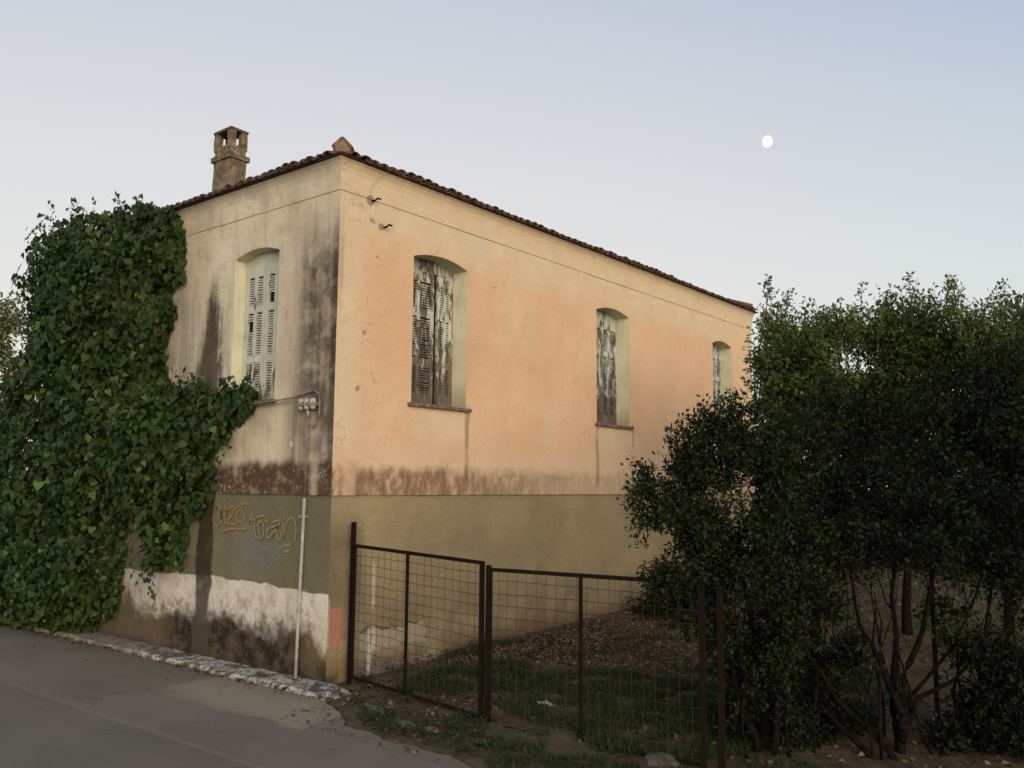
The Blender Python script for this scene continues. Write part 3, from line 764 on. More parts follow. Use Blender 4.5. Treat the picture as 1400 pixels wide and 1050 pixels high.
hipline((x0+.55, y0+.55, zt+.19), (r0[0], r0[1], rz+.05)); hipline((x1-.1, y0+.1, zt+.06), (r1[0], r1[1], rz+.05)); hipline((x0+.1, y1-.1, zt+.06), (r0[0], r0[1], rz+.05)); hipline(r0, r1)
hip.build('hip_tiles', M['tile'], rf, smooth=True)
# corner finial: two tiles leaning together on a mortar bed, facing the lane corner
fin = MB(); c = Vector((x0+.10, y0+.10, zt+.03)); dg = Vector((1, 1, 0)).normalized(); sd = Vector((1, -1, 0)).normalized()
pf = [(q*.66, r*.66) for q, r in [(-.15, .0), (-.135, .10), (-.175, .12), (-.03, .27), (.0, .285), (.03, .27), (.175, .12), (.135, .10), (.15, .0)]]
V = []; n_ = len(pf)
for s_ in (0, .34):
    for (a, b) in pf: V.append(c + dg*s_ + sd*a + Vector((0, 0, b + s_*.2)))
fin.add(V, [tuple(range(n_)), tuple(reversed(range(n_, 2*n_)))] + [(i, i+1, n_+i+1, n_+i) for i in range(n_-1)])
fo = fin.build('ridge_end_tile', M['tile_red'], rf, bevel=.008)
mo = MB(); V = []
for s_ in (-.012, .02):
    for (a, b) in [(-.11, .02), (-.10, .12), (-.02, .21), (.02, .21), (.10, .12), (.11, .02)]: V.append(c + dg*s_ + sd*a*.62 + Vector((0, 0, b*.66)))
mo.add(V, [tuple(range(6)), tuple(reversed(range(6, 12)))] + [(i, (i+1) % 6, 6+(i+1) % 6, 6+i) for i in range(6)])
mo.build('mortar', M['chimney'], rf, bevel=.006)

# chimney
cx0, cx1, cyy0, cyy1 = .80, 1.06, 3.28, 3.68
def rough_box(mb, x0, x1, y0, y1, z0, z1, n=5, nz=8, amp=.012):
    V = []; F = []
    def P(x, y, z):
        v = Vector((x, y, z)); return v + mnoise.noise_vector(v*7)*amp + mnoise.noise_vector(v*19)*amp*.4
    ring = [(x0+(x1-x0)*i/n, y0) for i in range(n)] + [(x1, y0+(y1-y0)*i/n) for i in range(n)] + [(x1-(x1-x0)*i/n, y1) for i in range(n)] + [(x0, y1-(y1-y0)*i/n) for i in range(n)]
    k = len(ring)
    for j in range(nz+1):
        for (x, y) in ring: V.append(P(x, y, z0+(z1-z0)*j/nz))
        if j:
            for i in range(k): F.append(((j-1)*k+i, (j-1)*k+(i+1) % k, j*k+(i+1) % k, j*k+i))
    F.append(tuple(range(k))); F.append(tuple(nz*k+i for i in range(k))); mb.add(V, F)
ch = MB(); rough_box(ch, cx0, cx1, cyy0, cyy1, 5.4, 6.46)
cho = ch.build('chimney', M['chimney'], house); cho['label'] = 'square rendered chimney with an open four pillar top'
b_ = MB(); rough_box(b_, cx0-.028, cx1+.028, cyy0-.028, cyy1+.028, 6.43, 6.50, 6, 2, .014); b_.build('chimney_collar', M['chimney'], cho)
b_ = MB(); rough_box(b_, cx0+.01, cx1-.01, cyy0+.01, cyy1-.01, 6.49, 6.63, 6, 3, .02); b_.build('chimney_rim', M['chimney'], cho)
for (a, b) in ((cx0, cyy0), (cx1-.085, cyy0), (cx0, cyy1-.085), (cx1-.085, cyy1-.085)):
    q = MB(); rough_box(q, a, a+.085, b, b+.085, 6.58, 6.84, 3, 4, .012); q.build('chimney_pillar', M['chimney'], cho)
q = MB(); xm, ym = (cx0+cx1)/2, (cyy0+cyy1)/2
o_ = .012; V = [(cx0-o_, cyy0-o_, 6.832), (cx1+o_, cyy0-o_, 6.832), (cx1+o_, cyy1+o_, 6.832), (cx0-o_, cyy1+o_, 6.832), (cx0-o_, cyy0-o_, 6.865), (cx1+o_, cyy0-o_, 6.865), (cx1+o_, cyy1+o_, 6.865), (cx0-o_, cyy1+o_, 6.865), (xm, ym, 6.925)]
q.add(V, [(0, 3, 2, 1), (0, 1, 5, 4), (1, 2, 6, 5), (2, 3, 7, 6), (3, 0, 4, 7), (4, 5, 8), (5, 6, 8), (6, 7, 8), (7, 4, 8)]); q.build('chimney_cap', M['chimney'], cho, rough=.01)

# graffiti on the olive plinth: hand-drawn strokes of yellow paint, sprayed flat on the wall
zoom = lambda p: on_plane(270+p[0]/8.75, 670+p[1]/8.75, 0, .0)
strokes = [[(240,200),(212,250),(200,350),(215,405),(245,430),(275,400),(292,310),(275,230),(240,200),(225,215)],
 [(300,160),(288,230),(290,320),(310,430)], [(235,345),(290,320),(345,275)], [(335,150),(348,210),(345,300),(325,430)],
 [(345,255),(390,210),(435,190),(440,240),(410,310),(365,370),(350,405),(400,400),(460,412)],
 [(455,235),(490,205),(540,160),(550,190),(515,225),(480,275),(475,350),(510,378),(550,365),(575,325),(562,275),(520,225)], [(560,160),(625,172)],
 [(285,512),(350,478),(450,460),(590,466)], [(490,412),(500,418)],
 [(668,285),(640,350),(612,402)], [(620,390),(680,345),(740,318),(800,308),(812,330)],
 [(700,335),(688,420),(700,540),(745,575),(780,560),(800,480),(790,400),(765,375),(735,400),(735,470),(760,560)], [(810,360),(850,385)],
 [(890,385),(960,368),(1010,350),(985,400),(940,470),(890,540),(845,572),(828,540),(835,490),(880,450),(950,430)], [(955,430),(952,520),(965,580),(1000,575),(1010,500)],
 [(1030,365),(1028,480),(1042,600),(1045,500),(1065,410),(1100,350),(1135,328),(1170,370),(1185,470),(1172,605)],
 [(990,702),(1040,668),(1132,650)], [(1035,746),(1112,716)]]
gm = MB()
for st_ in strokes:
    pts = [zoom(p) for p in st_]; sm = []
    for i in range(len(pts)-1):                          # Catmull-Rom
        p0 = pts[max(i-1, 0)]; p1 = pts[i]; p2 = pts[i+1]; p3 = pts[min(i+2, len(pts)-1)]
        for k in range(5):
            t = k/5; sm.append(.5*((2*p1) + (p2-p0)*t + (2*p0-5*p1+4*p2-p3)*t*t + (3*p1-p0-3*p2+p3)*t**3))
    sm.append(pts[-1]); V = []; F = []
    for i, p in enumerate(sm):
        d = (sm[min(i+1, len(sm)-1)]-sm[max(i-1, 0)]); d = d.normalized() if d.length > 0 else Vector((0, 1, 0)); nrm = Vector((0, -d.z, d.y)); ww = .0115*(1+.25*mnoise.noise(p*20))
        V += [Vector((-.0065, 0, 0)) + Vector((0, p.y, p.z)) + nrm*ww, Vector((-.0065, 0, 0)) + Vector((0, p.y, p.z)) - nrm*ww]
        if i: F.append((2*i-2, 2*i-1, 2*i+1, 2*i))
    gm.add(V, F)
go = gm.build('graffiti', M['graffiti'], house); go['label'] = 'yellow scrawled graffiti tag'

# iron stubs in the side wall
for (hx, hz, l) in ((.42, 5.05, .09), (.60, 4.80, .08), (10.15, 4.93, .10)):
    h = MB(); h.tube([(hx, .02, hz), (hx+.01, -.05, hz), (hx+.02, -.05-l*.5, hz+.02), (hx+.05, -.06-l*.5, hz+.012)], .011, 6); h.build('wall_hook', M['iron'], house)
# thin wire from the first hook up into the eaves
MB().tube([(.40, -.03, 5.07), (.37, -.05, 5.15), (.42, -.07, 5.26), (.55, -.13, 5.39)], .002, 4).build('hook_wire', M['cable'], house)

# conduit with service cable on the gable
cdt = tag(empty('conduit_pipe', (-.03, .40, 0)), 'pale grey conduit pipe rising beside the graffiti to an electric bracket', 'pipe')
def child(mb, name, mat, par, smooth=False, **k):
    o = mb.build(name, mat, None, smooth, **k); off = par.location
    o.data.transform(Matrix.Translation(-off)); o.parent = par; return o
child(MB().tube([(-.045, .41, .06), (-.042, .405, .6), (-.035, .395, 1.2), (-.03, .385, 1.86)], .017, 10), 'pipe', M['pipe'], cdt, True)
child(MB().tube([(-.028, .384, 1.86), (-.03, .375, 2.3), (-.028, .36, 2.55), (-.05, .35, 2.70), (-.06, .35, 2.78)], .007, 6), 'riser_cable', M['cable'], cdt, True)
for zz in (.72, 1.66): child(MB().box(-.062, .008, .375, .425, zz, zz+.016), 'pipe_clip', M['pipe'], cdt)
brk = tag(empty('cable_bracket', (-.06, .32, 2.82)), 'grey insulator bracket with looped cable beside the gable window sill', 'bracket')
child(MB().box(-.10, -.015, .22, .47, 2.80, 2.845), 'bracket_bar', M['cable'], brk, bevel=.006)
for yy_ in (.25, .345, .44):
    child(MB().tube([(-.07, yy_, 2.765), (-.07, yy_, 2.79), (-.07, yy_, 2.80), (-.07, yy_, 2.845), (-.07, yy_, 2.875), (-.07, yy_, 2.885)], [.022, .034, .028, .034, .030, .010], 10), 'insulator', M['pipe'], brk, True)
child(MB().tube([(-.05, .35, 2.70), (-.05, .35, 2.78)], .014, 8), 'cable_gland', M['pipe'], brk, True)
child(MB().tube([(-.03, 2.1, 2.87), (-.03, 1.7, 2.865), (-.075, 1.3, 2.875), (-.075, .9, 2.885), (-.05, .6, 2.91), (-.04, .4, 2.95), (-.04, .27, 2.965), (-.04, .20, 2.93), (-.045, .175, 2.84), (-.045, .17, 2.72), (-.05, .21, 2.62), (-.05, .28, 2.585), (-.05, .33, 2.61), (-.05, .36, 2.70)], .009, 6), 'cable', M['cable'], brk, True)
child(MB().tube([(-.03, 1.5, 2.845), (-.068, 1.2, 2.857), (-.07, .8, 2.86), (-.06, .47, 2.875)], .006, 6), 'cable', M['cable'], brk, True)

# ------------------------------------------------------------------ fence and gate
def gpt0(px, d): p = depth_pt(px, 676, d); return (p.x, p.y)
def wobble(a, b, n, amp, seed):
    a = Vector(a); b = Vector(b)
    return [a.lerp(b, i/n) + mnoise.noise_vector(Vector((seed*3.7, i*.9, seed)))*amp*(0 if i in (0, n) else 1) for i in range(n+1)]
def fpt(p, q, t): return p + (q-p)*t
P1 = Vector((.24, -.12, 0)); P2 = Vector((.045, -1.98, 0)); P3 = Vector((.05, -4.07, .04)); P4 = Vector((.12, -5.50, 0))
def panel(name, label, cat, A, B, zb0, zb1, zt0, zt1, mids, nh, nv, group=None):
    t = tag(empty(name, A), label, cat, group); up = Vector((0, 0, 1))
    A0 = A + up*zb0; A1 = A+up*zt0; B0 = B+up*zb1; B1 = B+up*zt1
    child(MB().bar(A1, B1, .03, .03), 'top_rail', M['iron'], t, rough=.002)
    child(MB().bar(A0, B0, .026, .026), 'bottom_rail', M['iron'], t, rough=.002)
    d = (B-A).normalized()
    child(MB().bar(A0-up*.02+d*.018, A1+up*.0+d*.018, .022, .022), 'stile', M['iron'], t)
    child(MB().bar(B0-up*.02-d*.018, B1-d*.018, .034, .034), 'stile', M['iron'], t)
    for m in mids: child(MB().bar(fpt(A0, B0, m), fpt(A1, B1, m), .024, .024), 'stile', M['iron'], t)
    for i in range(1, nh):
        k = i/nh; child(MB().tube(wobble(A0.lerp(A1, k), B0.lerp(B1, k), 9, .020, i+zb0*9), .0024, 4, False), 'wire', M['wire'], t)
    for i in range(1, nv):
        k = i/nv; child(MB().tube(wobble(A0.lerp(B0, k), A1.lerp(B1, k), 6, .014, i+40), .0022, 4, False), 'wire', M['wire'], t)
    return t
def post(p, h, wd, label):
    t = tag(MB().bar(Vector((p[0], p[1], -.05)), Vector((p[0]+.008, p[1], h)), wd, wd).build('fence_post', M['iron'], rough=.002), label, 'post', 'iron posts of the yard fence')
post((.225, -.085), 1.62, .038, 'tall rusty iron post standing against the house corner')
panel('metal_gate', 'rusty wire mesh gate of two bays between house corner and middle post', 'gate', P1+Vector((-.05, -.03, 0)), P2+Vector((.0, .0, 0)), .11, .05, 1.39, 1.335, [.45], 14, 19)
for hz in (.35, 1.12): tag_h = MB().tube([(.195, -.125, hz-.035), (.195, -.125, hz+.035)], .012, 8); tag_h = tag_h.build('hinge', M['iron']); tag_h.parent = next(o for o in COL.objects if o.name == 'metal_gate'); tag_h.matrix_parent_inverse = Matrix.Translation(-tag_h.parent.location)
post((.04, -2.035), 1.32, .034, 'rusty iron post where gate and fence panel meet')
panel('wire_fence', 'rusty wire mesh fence panel right of the gate', 'fence', P2+Vector((0, -.065, 0)), P3+Vector((0, .02, 0)), .0, .01, 1.285, 1.27, [.47], 13, 20)
post((.09, -4.15), 1.3, .036, 'rusty iron post ending the fence panel under the left shrub')
post(tuple(gpt0(1268, 7.2)), 1.35, .03, 'thin iron post among the bare stems of the big shrub')

# ------------------------------------------------------------------ foliage
LEAF_BIG = (np.array([(0, 0, 0), (-.42, -.10, .07), (-.50, .32, .09), (0, 1.0, -.14), (.50, .32, .09), (.42, -.10, .07), (0, .42, 0)]), np.array([(0, 6, 2, 1), (6, 3, 2, 6), (0, 5, 4, 6), (6, 4, 3, 6)]))
LB_V = LEAF_BIG[0]; LB_F = np.array([(0, 6, 2, 1), (0, 5, 4, 6), (6, 4, 3, 2)])
LS_V = np.array([(0, 0, 0), (-.30, .5, .06), (0, 1, -.05), (.30, .5, .06)]); LS_F = np.array([(0, 3, 2, 1)])
def unit(a): return a/np.maximum(np.linalg.norm(a, axis=1, keepdims=True), 1e-9)
def scatter(TV, TF, pos, axis, nrm, size):
    n = len(pos); y = unit(axis); x = unit(np.cross(y, nrm)); z = np.cross(x, y)
    wd = rng.uniform(.7, 1.15, n)[:, None, None]; cp = rng.uniform(.2, 2.4, n)[:, None, None]
    V = pos[:, None, :] + size[:, None, None]*(TV[None, :, 0:1]*wd*x[:, None, :] + TV[None, :, 1:2]*y[:, None, :] + TV[None, :, 2:3]*cp*z[:, None, :])
    F = TF[None] + (np.arange(n)*len(TV))[:, None, None]
    return V.reshape(-1, 3), F.reshape(-1, TF.shape[1])

# --- vine on the gable
vine = tag(empty('climbing_vine', (-.1, 4.2, 0)), 'thick green climbing vine with heart shaped leaves covering the left end of the gable', 'vine')
poly_px = [(238,288),(243,330),(243,380),(222,395),(232,430),(216,470),(216,520),(245,530),(262,518),(285,535),(322,522),(345,535),(335,560),(312,580),(300,600),(275,620),(288,660),(272,690),(245,715),(240,765),(205,778),(190,740),(178,700),(165,700),(157,770),(152,830),(100,872),(40,880),(-60,900),(-140,800),(-100,600),(5,560),(18,500),(30,450),(24,405),(34,362),(52,330),(66,308),(92,300),(112,288),(140,290),(168,277),(196,274),(218,286)]
poly = np.array([[v.y, v.z] for v in (on_plane(a, b, 0, -.14) for a, b in poly_px)])
poly[:, 0] -= np.where((poly[:, 0] > 5.6), .55, 0)
def inside(pts, poly):
    x, y = pts[:, 0], pts[:, 1]; c = np.zeros(len(pts), bool); j = len(poly)-1
    for i in range(len(poly)):
        xi, yi = poly[i]; xj, yj = poly[j]
        c ^= ((yi > y) != (yj > y)) & (x < (xj-xi)*(y-yi)/(yj-yi+1e-12)+xi); j = i
    return c
def edge_dist(pts, poly):
    d = np.full(len(pts), 1e9)
    for i in range(len(poly)):
        a = poly[i-1]; b = poly[i]; ab = b-a; t = np.clip(((pts-a)@ab)/(ab@ab+1e-12), 0, 1); d = np.minimum(d, np.linalg.norm(pts-(a+t[:, None]*ab), axis=1))
    return d
def vine_surface(p):                       # how far the leaf skin stands off the wall at (y,z)
    e = edge_dist(p, poly)
    out = np.array([mnoise.noise(Vector((a*1.1, b*1.1, 0))) for a, b in p]); out2 = np.array([mnoise.noise(Vector((a*3.1, b*3.1, 5))) for a, b in p])
    return .10 + .50*np.clip(e/.8, 0, 1)**.7 + .26*out*np.clip(e/.5, 0, 1) + .27*out2*np.clip(e/.3, .2, 1)
lo_, hi_ = poly.min(0), poly.max(0)
def vine_leaves(n, dmin, dmax, smin, smax, grow=0):
    p = rng.uniform(lo_, hi_, (int(n*2.2), 2)); p = p[inside(p, poly)][:n]
    # thin out in patches: hollows where dark shows
    h = np.array([mnoise.noise(Vector((a*2.3, b*2.9, 11))) for a, b in p]); keep = (h > -.22) | (dmin > 0); p = p[keep]
    s = vine_surface(p); dd = rng.uniform(dmin, dmax, len(p))
    pos = np.stack([-(s - dd), p[:, 0], p[:, 1]], 1); pos[:, 0] = np.minimum(pos[:, 0], -.04)
    ep = .06; gy = (vine_surface(p+[ep, 0])-s)/ep; gz = (vine_surface(p+[0, ep])-s)/ep
    nrm = np.stack([-np.ones(len(p)), -gy*.8, -gz*.8], 1); nrm = unit(nrm) + rng.normal(0, .45, (len(p), 3)) + [0, 0, .45]
    ax = np.stack([rng.normal(-.35, .4, len(p)), rng.normal(0, .6, len(p)), rng.normal(-1, .5, len(p))], 1)
    return pos, ax, unit(nrm), smin + (smax-smin)*rng.random(len(p))**1.4
a1 = vine_leaves(15000, -.07, .12, .03, .115); a2 = vine_leaves(21000, .07, .34, .06, .12)
V1, F1 = scatter(LB_V, LB_F, *a1); V2, F2 = scatter(LB_V, LB_F, *a2)
fol = link('foliage', npmesh('foliage', np.concatenate([V1, V2]) - np.array(vine.location), np.concatenate([F1, F2+len(V1)])), vine, [M['ivy']]); fol['kind'] = 'stuff'
# individual larger leaves, lying on the outside of the mass
lm = npmesh('leaf', LB_V, LB_F); lm.materials.append(M['ivy']); lm2 = npmesh('leaf', LB_V*[1.1, .95, 1], LB_F); lm2.materials.append(M['ivy_young'])
pos, ax, nr, sz = vine_leaves(360, -.06, -.01, .09, .13)
vis = pos[:, 1] < 6.6; pos, ax, nr, sz = [k[vis][:285] for k in (pos, ax, nr, sz)]
for i in range(len(pos)):
    o = bpy.data.objects.new('leaf', lm2 if rnd.random() < .16 else lm); COL.objects.link(o); o.parent = vine
    y = Vector(ax[i]).normalized(); x = y.cross(Vector(nr[i])).normalized(); z = x.cross(y)
    o.matrix_basis = Matrix.Translation(Vector(pos[i])-vine.location) @ Matrix((x, y, z)).transposed().to_4x4() @ Matrix.Scale(float(sz[i]), 4)
# runners and loose sprigs
def sprig(pts, n, size, par, mat_leaf, r=.004, name='runner'):
    pts = [Vector(p) for p in pts]; child(MB().tube(pts, [r]*(len(pts)-1)+[r*.4], 5), name, M['bark_vine'], par)
    P = []; A = []; N = []; Z = []
    for i in range(n):
        t = (i+.5)/n*(len(pts)-1); k = min(int(t), len(pts)-2); p = pts[k].lerp(pts[k+1], t-k)
        P.append(np.array(p)); A.append(np.array([rnd.uniform(-.4, .1), rnd.uniform(-1, 1), rnd.uniform(-1, .3)])); N.append(np.array([-1, rnd.uniform(-.4, .4), .5])); Z.append(size*rnd.uniform(.6, 1.1))
    return np.array(P), np.array(A), unit(np.array(N)), np.array(Z)
sp = []
for pxs in ([(225,400),(236,405),(243,378)], [(205,415),(222,412),(232,428)], [(208,470),(220,478),(232,488)], [(235,700),(236,740),(228,785)], [(300,585),(310,592),(313,615)],
            [(60,300),(45,315),(33,330)], [(75,300),(60,295),(52,297)], [(190,280),(187,272),(183,268)], [(215,288),(225,284),(236,286)], [(30,360),(20,378),(16,395)], [(205,760),(200,775),(212,790)], [(322,530),(338,528),(348,540)], [(160,700),(150,705),(158,735)], [(120,290),(112,284),(103,290)]):
    pts = [on_plane(a, b, 0, -.16) for a, b in pxs]; sp.append(sprig(pts, 9, .075, vine, None))
cen = poly.mean(0)
for k in range(95):                        # ragged tendrils all round the edge
    i = rnd.randrange(len(poly)); a_, b_ = poly[i-1], poly[i]; q = a_ + (b_-a_)*rnd.random(); n_ = np.array([(b_-a_)[1], -(b_-a_)[0]]); n_ = n_/(np.linalg.norm(n_)+1e-9)
    if inside(np.array([q+n_*.05]), poly)[0]: n_ = -n_
    if q[1] < .4 or q[1] > 6.2: continue
    l_ = rnd.uniform(.06, .26); xo = -.10 - rnd.random()*.25
    p0_ = Vector((xo, q[0]-n_[0]*.1, q[1]-n_[1]*.1)); p1_ = Vector((xo-.04, q[0]+n_[0]*l_*.6, q[1]+n_[1]*l_*.6)); p2_ = Vector((xo-.06, q[0]+n_[0]*l_+rnd.uniform(-.06, .06), q[1]+n_[1]*l_-rnd.uniform(.02, .16)))
    t_ = np.linspace(0, 1, 9)[:, None]; pts_ = np.array(p0_)*(1-t_)**2 + 2*np.array(p1_)*t_*(1-t_) + np.array(p2_)*t_**2
    sp.append((pts_ + rng.normal(0, .018, pts_.shape), np.stack([rng.normal(-.2, .2, 9), rng.normal(0, .7, 9), rng.normal(-.7, .4, 9)], 1), unit(np.stack([-np.ones(9), rng.normal(0, .4, 9), rng.uniform(.1, .9, 9)], 1)), rng.uniform(.03, .08, 9)))
Vs, Fs = scatter(LB_V, LB_F, *[np.concatenate([s[i] for s in sp]) for i in range(4)])
o = link('foliage', npmesh('foliage', Vs-np.array(vine.location), Fs), vine, [M['ivy']]); o['kind'] = 'stuff'
for (y0_, y1_) in ((4.9, 4.4), (5.3, 5.0), (5.0, 5.6), (5.8, 5.4)):
    pts = [(-.12-.05*math.sin(i), y0_+(y1_-y0_)*i/8+.07*math.sin(i*2+y0_), i*.62) for i in range(9)]
    child(MB().tube(pts, [.04-.003*i for i in range(9)], 7), 'stem', M['bark_vine'], vine, True)

# --- trees and shrubs from volumes
def grow(name, label, cat, base, blobs, nclump, per, lsize, mleaf, mbark, stems, group=None, up=.3, droop=0., shoots=0, twig=.30, stem_r=.05, shell=.45, spread=1.0):
    """blobs: (centre, radius).  Stems climb from the base to blob centres, twigs fill the blobs, leaves sit along the twigs."""
    t = tag(empty(name, base), label, cat, group); base = Vector(base)
    wts = np.array([r**2.2 for c, r in blobs]); wts /= wts.sum()
    # stems
    for i, (off, mids, tip, r0_) in enumerate(stems):
        b0 = base + Vector(off); pts = [b0] + [Vector(m) for m in mids] + [Vector(tip)]
        sm = []
        for k in range(len(pts)-1):
            for q in range(4):
                p = pts[k].lerp(pts[k+1], q/4); sm.append(p + mnoise.noise_vector(p*2.3+Vector((i, 0, 0)))*.05*(0 if (k == 0 and q == 0) else 1))
        sm.append(pts[-1]); n_ = len(sm)
        child(MB().tube(sm, [r0_*(1-.72*k/(n_-1)) for k in range(n_)], 7), 'trunk' if i == 0 else 'limb', mbark, t, True)
    idx = rng.choice(len(blobs), int(nclump*1.5), p=wts); nclump = len(idx)
    C_ = np.array([list(b[0]) for b in blobs])[idx]; Rr = np.array([b[1] for b in blobs])[idx]
    d = unit(rng.normal(0, 1, (nclump, 3))); rad = (shell + (1-shell)*rng.random(nclump)**.6)
    bump = np.array([mnoise.noise(Vector(v)*2.2+Vector((float(k), 0, 0))) for v, k in zip(d, idx)])
    o_ = C_ + d*(rad*Rr*(1+.28*bump))[:, None]*np.array([1, 1, .92]); o_[:, 2] = np.maximum(o_[:, 2], .12)
    gate = np.array([mnoise.noise(Vector(v)*(3.0 if lsize < .06 else 1.6)) for v in o_]); kp = gate > (-.12 if lsize < .06 else -.24)
    o_, d = o_[kp], d[kp]; nclump = len(o_)
    dirn = unit(d*.8 + rng.normal(0, .45, (nclump, 3)) + [0, 0, up]); ln = twig*rng.uniform(.5, 1.2, nclump)
    # twigs
    TV = []; TF = []
    start = o_ - dirn*ln[:, None]*.5
    side = unit(np.cross(dirn, [0.3, .2, 1.])); up2 = np.cross(side, dirn)
    for s_, rr in ((0, .005), (1, .0015)):
        q = start + dirn*(ln*s_)[:, None]
        for k in range(3):
            a_ = 2*math.pi*k/3; TV.append(q + (side*math.cos(a_) + up2*math.sin(a_))*rr)
    TV = np.stack(TV, 1).reshape(-1, 3); b6 = (np.arange(nclump)*6)[:, None, None]
    TF = (np.array([(0, 1, 4, 3), (1, 2, 5, 4), (2, 0, 3, 5)])[None] + b6).reshape(-1, 4)
    tw = link('twigs', npmesh('twigs', TV-np.array(base), TF), t, [mbark]); tw['kind'] = 'stuff'
    # leaves
    k = nclump*per; ci = np.repeat(np.arange(nclump), per); f = rng.random(k)
    p = start[ci] + dirn[ci]*(ln[ci]*f)[:, None] + rng.normal(0, lsize*.55*spread, (k, 3))
    ax = unit(dirn[ci]*.7 + rng.normal(0, .65, (k, 3)) + [0, 0, -droop]); nr = unit(rng.normal(0, .6, (k, 3)) + [0, 0, .8])
    LV, LF = scatter(LS_V, LS_F, p, ax, nr, lsize*rng.uniform(.6, 1.25, k))
    arr = [(LV, LF)]
    # upright shoots breaking the outline
    for s_ in range(shoots):
        b = blobs[rnd.randrange(len(blobs))]; a_ = rnd.uniform(0, 2*math.pi); q0 = Vector(b[0]) + Vector((math.cos(a_)*.7, math.sin(a_)*.7, .55))*b[1]
        h = rnd.uniform(.2, .6); q1 = q0 + Vector((rnd.uniform(-.12, .12), rnd.uniform(-.12, .12), h))
        m = int(h*130); tt = rng.random(m)[:, None]; pp = np.array(q0)[None]*(1-tt) + np.array(q1)[None]*tt + rng.normal(0, 1, (m, 3))*np.array([.085, .085, .03])*(1.15-tt)
        arr.append(scatter(LS_V, LS_F, pp, unit(rng.normal(0, 1, (m, 3))+[0, 0, .7]), unit(rng.normal(0, .6, (m, 3))+[0, 0, .6]), lsize*rng.uniform(.6, 1.1, m)))
        mb = MB().tube([q0-Vector((0, 0, .3)), q0, q1], [.008, .006, .002], 4); vv_ = np.array([list(v) for v in mb.V])
        ff = np.array([f_ for f_ in mb.F if len(f_) == 4]); arr.append((vv_, ff))
    off = 0; Vs = []; Fs = []
    for v_, f_ in arr: Vs.append(v_); Fs.append(f_+off); off += len(v_)
    cr = link('crown', npmesh('crown', np.concatenate(Vs)-np.array(base), np.concatenate(Fs)), t, [mleaf]); cr['kind'] = 'stuff'
    return t
def B(px, py, rpx, d, dj=0.0):
    return (depth_pt(px, py, d+dj), rpx*d/FPX)
def gpt(px, d, z=0.0):
    p = depth_pt(px, 676, d); return Vector((p.x, p.y, z))

# left rounded shrub over the fence
D = 6.7
bl = [B(995,578,48,D),B(965,610,55,D),B(925,655,55,D,.2),B(885,665,28,D),B(905,705,42,D),B(930,760,62,D,-.1),B(900,765,32,D),B(1020,660,95,D,.3),B(985,745,95,D),B(945,820,55,D,.1),B(1050,760,100,D,.1),B(1020,840,70,D,.2),B(1060,600,60,D,.5),B(990,890,36,D),B(1035,925,45,D),B(1065,880,50,D),B(1010,975,30,D),B(1075,985,40,D)]
bs = gpt(1030, D+.1)
grow('shrub', 'rounded dark evergreen shrub leaning over the fence in front of the farthest window', 'shrub', bs, bl, 2600, 13, .042, M['mid_leaf'], M['bark'],
     [((0, 0, 0), [depth_pt(1005,930,D)], depth_pt(960,800,D), .035), ((.1, 0, 0), [depth_pt(1040,930,D+.2)], depth_pt(1010,720,D+.2), .04), ((0, -.1, 0), [depth_pt(1070,900,D)], depth_pt(1070,740,D+.2), .032), ((0, 0, .3), [depth_pt(1000,880,D)], depth_pt(905,760,D), .02)], shell=.35, twig=.22)
# large dark multi-stemmed shrub at the right
D = 6.9
bl = [B(1120,650,95,D,.4),B(1220,620,95,D,.6),B(1320,640,100,D,.5),B(1420,620,110,D,.3),B(1130,740,80,D,.1),B(1230,715,85,D,-.1),B(1330,735,80,D),B(1430,750,100,D,-.2),B(1110,830,45,D,-.2),B(1050,880,38,D,-.2),B(1010,905,48,D,.1),B(1075,935,55,D,.1),B(1140,965,42,D,.1),B(1020,985,40,D),B(1168,890,26,D,-.1),B(1090,1010,45,D),B(1130,900,38,D,.3),B(1175,1000,30,D,.3),B(1320,880,36,D,.1),B(1290,830,34,D),B(1160,560,70,D,.9),B(1290,560,80,D,.9),B(1390,540,90,D,.9),B(1150,900,32,D,-.1)]
bs = gpt(1220, D-.2)
st_ = [((0, 0, 0), [depth_pt(1218,970,D)], depth_pt(1225,760,D), .045),
       ((0, 0, .25), [depth_pt(1235,930,D), depth_pt(1262,860,D)], depth_pt(1285,740,D), .036),
       ((0, 0, .35), [depth_pt(1200,900,D-.1), depth_pt(1175,860,D-.1)], depth_pt(1150,740,D), .03),
       ((.02, 0, .15), [depth_pt(1255,955,D-.1), depth_pt(1310,925,D-.1)], depth_pt(1380,860,D-.2), .024),
       ((.02, 0, .2), [depth_pt(1240,955,D), depth_pt(1300,880,D)], depth_pt(1345,780,D), .022),
       ((-.1, 0, 0), [depth_pt(1150,960,D-.2), depth_pt(1100,890,D-.2)], depth_pt(1060,820,D-.2), .028),
       ((-.2, .1, 0), [depth_pt(1120,960,D), depth_pt(1050,880,D)], depth_pt(1010,840,D), .022),
       ((0, 0, .5), [depth_pt(1222,840,D), depth_pt(1208,820,D)], depth_pt(1200,780,D), .013),
       ((.1, -.2, 0), [depth_pt(1330,960,D)], depth_pt(1360,780,D), .03)]
